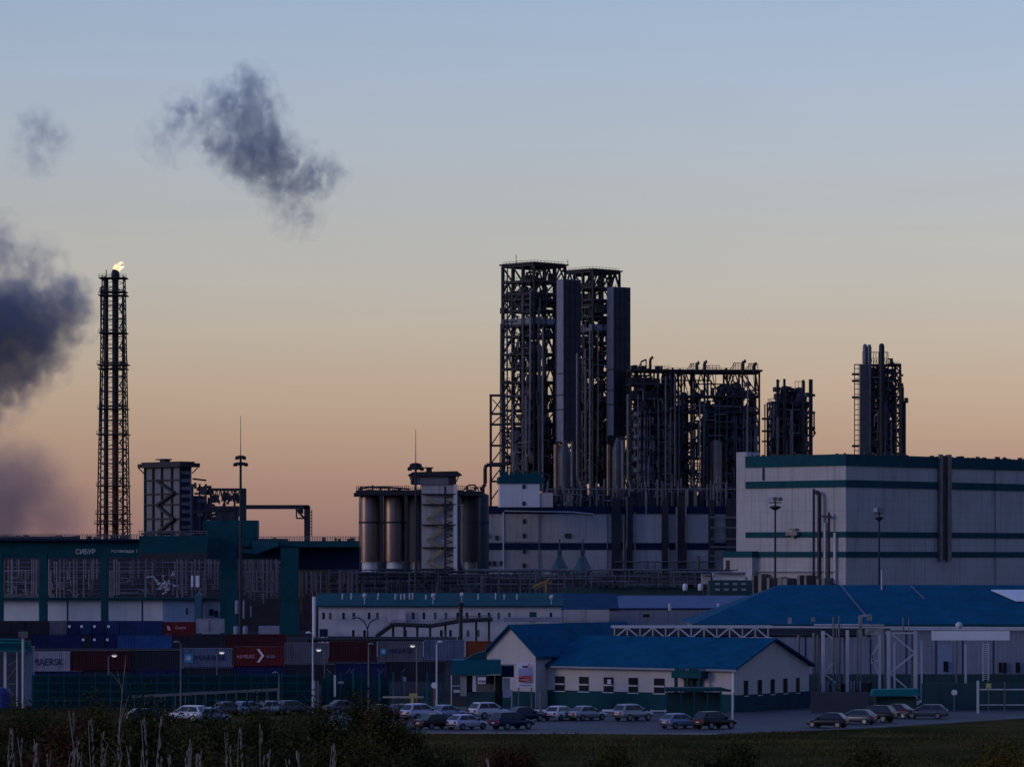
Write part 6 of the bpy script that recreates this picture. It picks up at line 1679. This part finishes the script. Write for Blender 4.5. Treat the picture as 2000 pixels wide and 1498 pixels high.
def gpt(px, Y):       # terrain point under photo column px at distance Y
    x = (px-1000)*Y/F; return Vector((x, Y, float(gz(x, Y))))
# bushes along the bank: (px, distance, crown top row, radius px, material, label)
BU = [
 (-15, 95, 1398, 62, lr, 'rusty bush at the lower left corner of the bank'), (70, 120, 1393, 70, lg, 'dark green bush left of the bare sapling'), (150, 105, 1384, 60, lr, 'reddish brown bush just left of the bare sapling'),
 (205, 90, 1352, 44, lo_, 'tall olive bush hugging the bare sapling'), (268, 110, 1362, 56, lg, 'tall dark green bush right of the bare sapling'), (335, 140, 1384, 70, lo_, 'low olive bush before the navy wagon'),
 (395, 120, 1382, 76, lg, 'low dark bush before the pale hatchback at left'), (465, 130, 1389, 72, lo_, 'olive bush under the rear car row, left'), (525, 115, 1390, 72, lg, 'dark bush under the rear car row, right'),
 (588, 140, 1386, 64, lo_, 'olive bush under the thick gate post'), (640, 130, 1386, 46, lg, 'dark green bush left of the tallest central bush'), (692, 150, 1364, 44, lg, 'tallest central dark bush before the black sedan'), (742, 140, 1388, 46, lo_, 'olive bush right of the tallest central bush'),
 (795, 165, 1414, 42, lo_, 'low olive bush at the edge of the asphalt'), (20, 60, 1440, 90, lg, 'near dark bush in the lower left corner'), (110, 55, 1448, 90, lr, 'near reddish bush in the lower left'),
 (300, 60, 1446, 90, lg, 'near dark bush below the navy wagon'), (420, 65, 1458, 90, lo_, 'near olive bush below the rear car row'), (540, 70, 1450, 80, lg, 'near dark green bush left of centre'), (650, 80, 1440, 76, lo_, 'near olive bush below the central bushes'),
 (740, 90, 1446, 70, lo_, 'near brownish bush below the black car'), (850, 110, 1462, 60, lg, 'small dark bush in the grass below the pale hatchback'), (1000, 105, 1468, 70, lr, 'low rusty bush in the grass below the navy tall car'), (1180, 115, 1466, 60, lo_, 'low olive bush in the grass at lower centre'),
 (1420, 120, 1462, 70, lg, 'low dark bush in the grass at lower right of centre'), (1700, 120, 1464, 70, lo_, 'low olive bush in the grass at lower right'), (1960, 110, 1452, 76, ly, 'low yellowish bush in the lower right corner'),
]
for i, (px, Y, ytop, rpx, mt, lb) in enumerate(BU):
    O = gpt(px, Y); s = F/Y; zt = Z(ytop, s); h = max(.8, zt-O.z); r = rpx/s*1.0
    t = thing('bush', lb, 'bush', O, 'bushes on the bank'); shrub_parts(t, O, h, r, 9000, mt, 100+i, max(.05, 3.6/s))
# bare sapling
O = gpt(236, 62); s = F/62; t = thing('sapling', 'bare pale sapling standing tallest above the bushes at left', 'sapling', O)
m = MB(); pts = [(236, O.z), (232, None), (236, None), (231, None), (236, None), (242, None)]
zz0 = np.linspace(O.z, Z(1318, s), 6); P6 = [Vector(((p[0]-1000)*62/F, 62, z)) for p, z in zip(pts, zz0)]
for i in range(5): m.tube(P6[i], P6[i+1], .030-.005*i, 6, .030-.005*(i+1))
m.build('trunk', stalk, t); m = MB(); RS = random.Random(12)
for k in range(16):
    i = RS.randint(1, 4); f = RS.random(); p = P6[i].lerp(P6[min(i+1, 5)], f); q = p+Vector((RS.uniform(-.28, .28), RS.uniform(-.2, .2), RS.uniform(.15, .5))); m.tube(p, q, .007, 5, .003)
m.build('twig', stalk, t)
# dry stalks
ST = [(35, 1425), (62, 1443), (48, 1436), (75, 1458), (128, 1466), (140, 1440), (163, 1385), (182, 1430), (195, 1405), (212, 1452), (246, 1455), (290, 1403), (303, 1404), (315, 1475), (355, 1465), (366, 1446), (380, 1458), (422, 1463), (439, 1430), (465, 1458), (484, 1423), (510, 1463), (540, 1410), (590, 1469), (652, 1455), (22, 1462), (98, 1470), (262, 1466), (400, 1474), (448, 1480), (560, 1480), (640, 1484), (960, 1484), (170, 1470), (225, 1420), (335, 1478)]
RS = random.Random(44); PST = []
for v in range(4):
    pts = [Vector((0, 0, 0))]; 
    for k in range(1, 6): pts.append(Vector((RS.uniform(-.05, .05), RS.uniform(-.05, .05), k/5)))
    PST.append(pts)
proto = []
for i, (px, ytop) in enumerate(ST):
    Y = 30+RS.uniform(0, 22); O = gpt(px, Y); s = F/Y; h = Z(ytop, s)-O.z
    v = i % 4
    lab = 'pale dry weed stalk standing in the dark foreground'
    if (px, ytop) == (163, 1385): lab = 'tallest beaded pale weed stalk left of the bare sapling'
    elif px == 960: lab = 'single short pale stalk low at the centre of the grass'
    elif (px, ytop) == (290, 1403): lab = 'tall pale forked looking stalk right of the bare sapling'
    if v >= len(proto):
        t = thing('weed_stalk', lab, 'weed stalk', O, 'dry weed stalks'); m = MB(); w = .010
        for k in range(5): m.tube(O+PST[v][k], O+PST[v][k+1], w*(1-.13*k), 6, w*(1-.13*(k+1)))
        m.build('stem', stalk, t); m = MB()
        for k in range((26, 12, 14, 18)[v]):
            zq = 1-.5*RS.random()**1.3; c = O+Vector((RS.gauss(0, .007), RS.gauss(0, .007), zq)); m.lathe(c, [(.002, -.016), (.009, 0), (.002, .016)], 5, world=True)
        m.build('seed_head', stalk, t); proto.append(t)
    else: t = copy_thing(proto[v], label=lab)
    t.location = O; t.scale = (1, 1, h); t.rotation_euler = (RS.uniform(-.07, .07), RS.uniform(-.09, .09), RS.uniform(0, 6)); t['label'] = lab
# grass
R = np.random.default_rng(5); NT = 110000
Yg = 24+ (372-24)*R.random(NT)**1.25; pxg = R.uniform(-140, 2140, NT)
edge = np.interp(pxg, [-100, 600, 830, 1400, 1700, 2040], [392, 374, 369, 366, 380, 406])
Yg = np.where(Yg > edge-.5, edge-.5-R.random(NT)*40, Yg)
xg = (pxg-1000)*Yg/F; zg_ = gz(xg, Yg)
hh = R.uniform(.12, .42, NT)*(1+.5*np.sin(xg*.35+Yg*.05))*np.where(Yg > 250, .7, 1.0); hh = np.clip(hh, .06, .7)
ww = np.clip(Yg/F*1.6, .012, .06)*R.uniform(.7, 1.6, NT)
ang = R.uniform(0, 6.28, NT); lean = R.normal(0, .35, (NT, 2))*hh[:, None]
V = np.empty((NT*3, 3))
V[0::3] = np.stack([xg-ww*np.cos(ang), Yg-ww*np.sin(ang), zg_-.02], 1); V[1::3] = np.stack([xg+ww*np.cos(ang), Yg+ww*np.sin(ang), zg_-.02], 1); V[2::3] = np.stack([xg+lean[:, 0], Yg+lean[:, 1], zg_+hh], 1)
me = bpy.data.meshes.new('grass'); me.vertices.add(NT*3); me.vertices.foreach_set('co', V.ravel()); me.loops.add(NT*3); me.loops.foreach_set('vertex_index', np.arange(NT*3, dtype=np.int32))
me.polygons.add(NT); me.polygons.foreach_set('loop_start', np.arange(0, NT*3, 3, dtype=np.int32)); me.update(calc_edges=True); me.materials.append(grassm)
go = bpy.data.objects.new('grass', me); COL.objects.link(go); go['kind'] = 'stuff'; go['label'] = 'dark rough grass on the bank below the car park'; go['category'] = 'grass'

# ------------------------------------------------------------------ smoke
def smoke(name, label, s, blobs, dens, col, noise=1.0, seed=0.0, amp=.9, gain=2.2, stretch=(1, 1, 1), cut=.12):
    """blobs = (photo x, photo y, radius px, weight): one closed hull, density falls off from each blob centre and is broken up by noise"""
    c0 = at(blobs[0][0], blobs[0][1], s)
    bs = [(at(x, y, s)-c0, r/s, wt) for x, y, r, wt in blobs]
    bm = bmesh.new()
    for p, r, wt in bs: bmesh.ops.create_icosphere(bm, subdivisions=3, radius=r*1.02, matrix=Matrix.Translation(p))
    me = bpy.data.meshes.new(name); bm.to_mesh(me); bm.free()
    o = bpy.data.objects.new(name, me); COL.objects.link(o)
    md = o.modifiers.new('merge', 'REMESH'); md.mode = 'VOXEL'; md.voxel_size = max(1.2, min(r for _, r, _ in bs)*.22)
    me2 = bpy.data.meshes.new_from_object(o.evaluated_get(bpy.context.evaluated_depsgraph_get())); o.modifiers.clear(); o.data = me2; me2.name = name
    o.location = c0; o['label'] = label; o['category'] = 'smoke cloud'
    m = bpy.data.materials.new(name); m.use_nodes = True; nt = m.node_tree; N = nt.nodes; K = nt.links
    N.remove(N['Principled BSDF']); pv = N.new('ShaderNodeVolumePrincipled'); K.new(pv.outputs[0], N['Material Output'].inputs['Volume'])
    pv.inputs['Color'].default_value = (*col, 1); pv.inputs['Anisotropy'].default_value = .0
    tc = N.new('ShaderNodeTexCoord')
    n0 = N.new('ShaderNodeTexNoise'); n0.inputs['Scale'].default_value = .035*noise; n0.inputs['Detail'].default_value = 2
    off = N.new('ShaderNodeVectorMath'); off.operation = 'ADD'; off.inputs[1].default_value = (seed, seed*.7, seed*1.3); K.new(tc.outputs['Object'], off.inputs[0])
    K.new(off.outputs[0], n0.inputs['Vector'])
    wv = N.new('ShaderNodeVectorMath'); wv.operation = 'MULTIPLY_ADD'; K.new(n0.outputs['Color'], wv.inputs[0]); wv.inputs[1].default_value = (16, 16, 16); wv.inputs[2].default_value = (-8, -8, -8)
    warped = N.new('ShaderNodeVectorMath'); warped.operation = 'ADD'; K.new(tc.outputs['Object'], warped.inputs[0]); K.new(wv.outputs[0], warped.inputs[1])
    cur = None
    for p, r, wt in bs:
        d = N.new('ShaderNodeVectorMath'); d.operation = 'DISTANCE'; d.inputs[1].default_value = p; K.new(warped.outputs[0], d.inputs[0])
        f = N.new('ShaderNodeMapRange'); f.inputs[1].default_value = 0; f.inputs[2].default_value = r; f.inputs[3].default_value = wt; f.inputs[4].default_value = 0; K.new(d.outputs['Value'], f.inputs[0])
        if cur is None: cur = f.outputs[0]
        else:
            mx = N.new('ShaderNodeMath'); mx.operation = 'SMOOTH_MAX'; mx.inputs[2].default_value = .15; K.new(cur, mx.inputs[0]); K.new(f.outputs[0], mx.inputs[1]); cur = mx.outputs[0]
    n1 = N.new('ShaderNodeTexNoise'); n1.inputs['Scale'].default_value = .085*noise; n1.inputs['Detail'].default_value = 7; n1.inputs['Roughness'].default_value = .64
    st = N.new('ShaderNodeVectorMath'); st.operation = 'MULTIPLY'; st.inputs[1].default_value = stretch; K.new(off.outputs[0], st.inputs[0]); K.new(st.outputs[0], n1.inputs['Vector'])
    ns_ = N.new('ShaderNodeMath'); ns_.operation = 'MULTIPLY_ADD'; K.new(n1.outputs[0], ns_.inputs[0]); ns_.inputs[1].default_value = amp*2; ns_.inputs[2].default_value = -amp
    sm = N.new('ShaderNodeMath'); sm.operation = 'ADD'; K.new(cur, sm.inputs[0]); K.new(ns_.outputs[0], sm.inputs[1])
    # fade so that nothing reaches the hull
    ed = N.new('ShaderNodeMapRange'); ed.inputs[1].default_value = 0; ed.inputs[2].default_value = .3; K.new(cur, ed.inputs[0])
    sub = N.new('ShaderNodeMath'); sub.operation = 'SUBTRACT'; K.new(sm.outputs[0], sub.inputs[0]); sub.inputs[1].default_value = cut
    g = N.new('ShaderNodeMath'); g.operation = 'MULTIPLY'; g.use_clamp = True; K.new(sub.outputs[0], g.inputs[0]); g.inputs[1].default_value = gain
    e = N.new('ShaderNodeMath'); e.operation = 'MULTIPLY'; K.new(g.outputs[0], e.inputs[0]); K.new(ed.outputs[0], e.inputs[1])
    dn = N.new('ShaderNodeMath'); dn.operation = 'MULTIPLY'; K.new(e.outputs[0], dn.inputs[0]); dn.inputs[1].default_value = dens
    K.new(dn.outputs[0], pv.inputs['Density'])
    o.data.materials.clear(); o.data.materials.append(m)
    return o
s = 4.2; sc_ = (.30, .50, .90)
smoke('smoke_cloud', 'big dense dark blue smoke cloud at the left edge beside the flare stack', s,
      [(40, 640, 120, 1.15), (-60, 640, 150, 1.2), (120, 610, 88, .85), (60, 530, 80, .42), (-10, 490, 90, .38), (20, 720, 95, .85), (90, 700, 70, .55), (-30, 780, 90, .7), (165, 600, 48, .5), (30, 770, 60, .42), (90, 500, 50, .3)], .078, sc_, 1.6, 3.0, 1.05, 2.2, cut=.05)
smoke('smoke_cloud', 'ragged blue grey smoke puff high in the sky left of centre', s,
      [(500, 295, 95, .9), (480, 225, 80, .85), (490, 165, 55, .7), (440, 210, 70, .55), (365, 222, 62, .5), (405, 240, 60, .42), (545, 330, 80, .8), (605, 345, 75, .55), (645, 335, 48, .5), (430, 285, 62, .7), (575, 400, 75, .42), (525, 215, 52, .45), (590, 435, 48, .3), (330, 270, 70, .25)], .068, sc_, 2.1, 11.0, 1.35, 2.2, stretch=(1, 1, .8), cut=.10)
smoke('smoke_cloud', 'small faint smoke wisp above the big dark cloud at the left', s, [(75, 255, 60, .5), (105, 275, 50, .42), (70, 310, 60, .34), (55, 240, 40, .45)], .05, sc_, 2.2, 21.0, 1.0, 1.9, cut=.03)
smoke('smoke_cloud', 'faint purple grey smoke bank low behind the gantry at the left edge', s, [(20, 960, 130, .75), (70, 930, 85, .6), (-50, 1000, 150, .8), (100, 1010, 100, .5)], .042, (.36, .38, .62), 1.3, 31.0, .55, 1.5, cut=-.05)
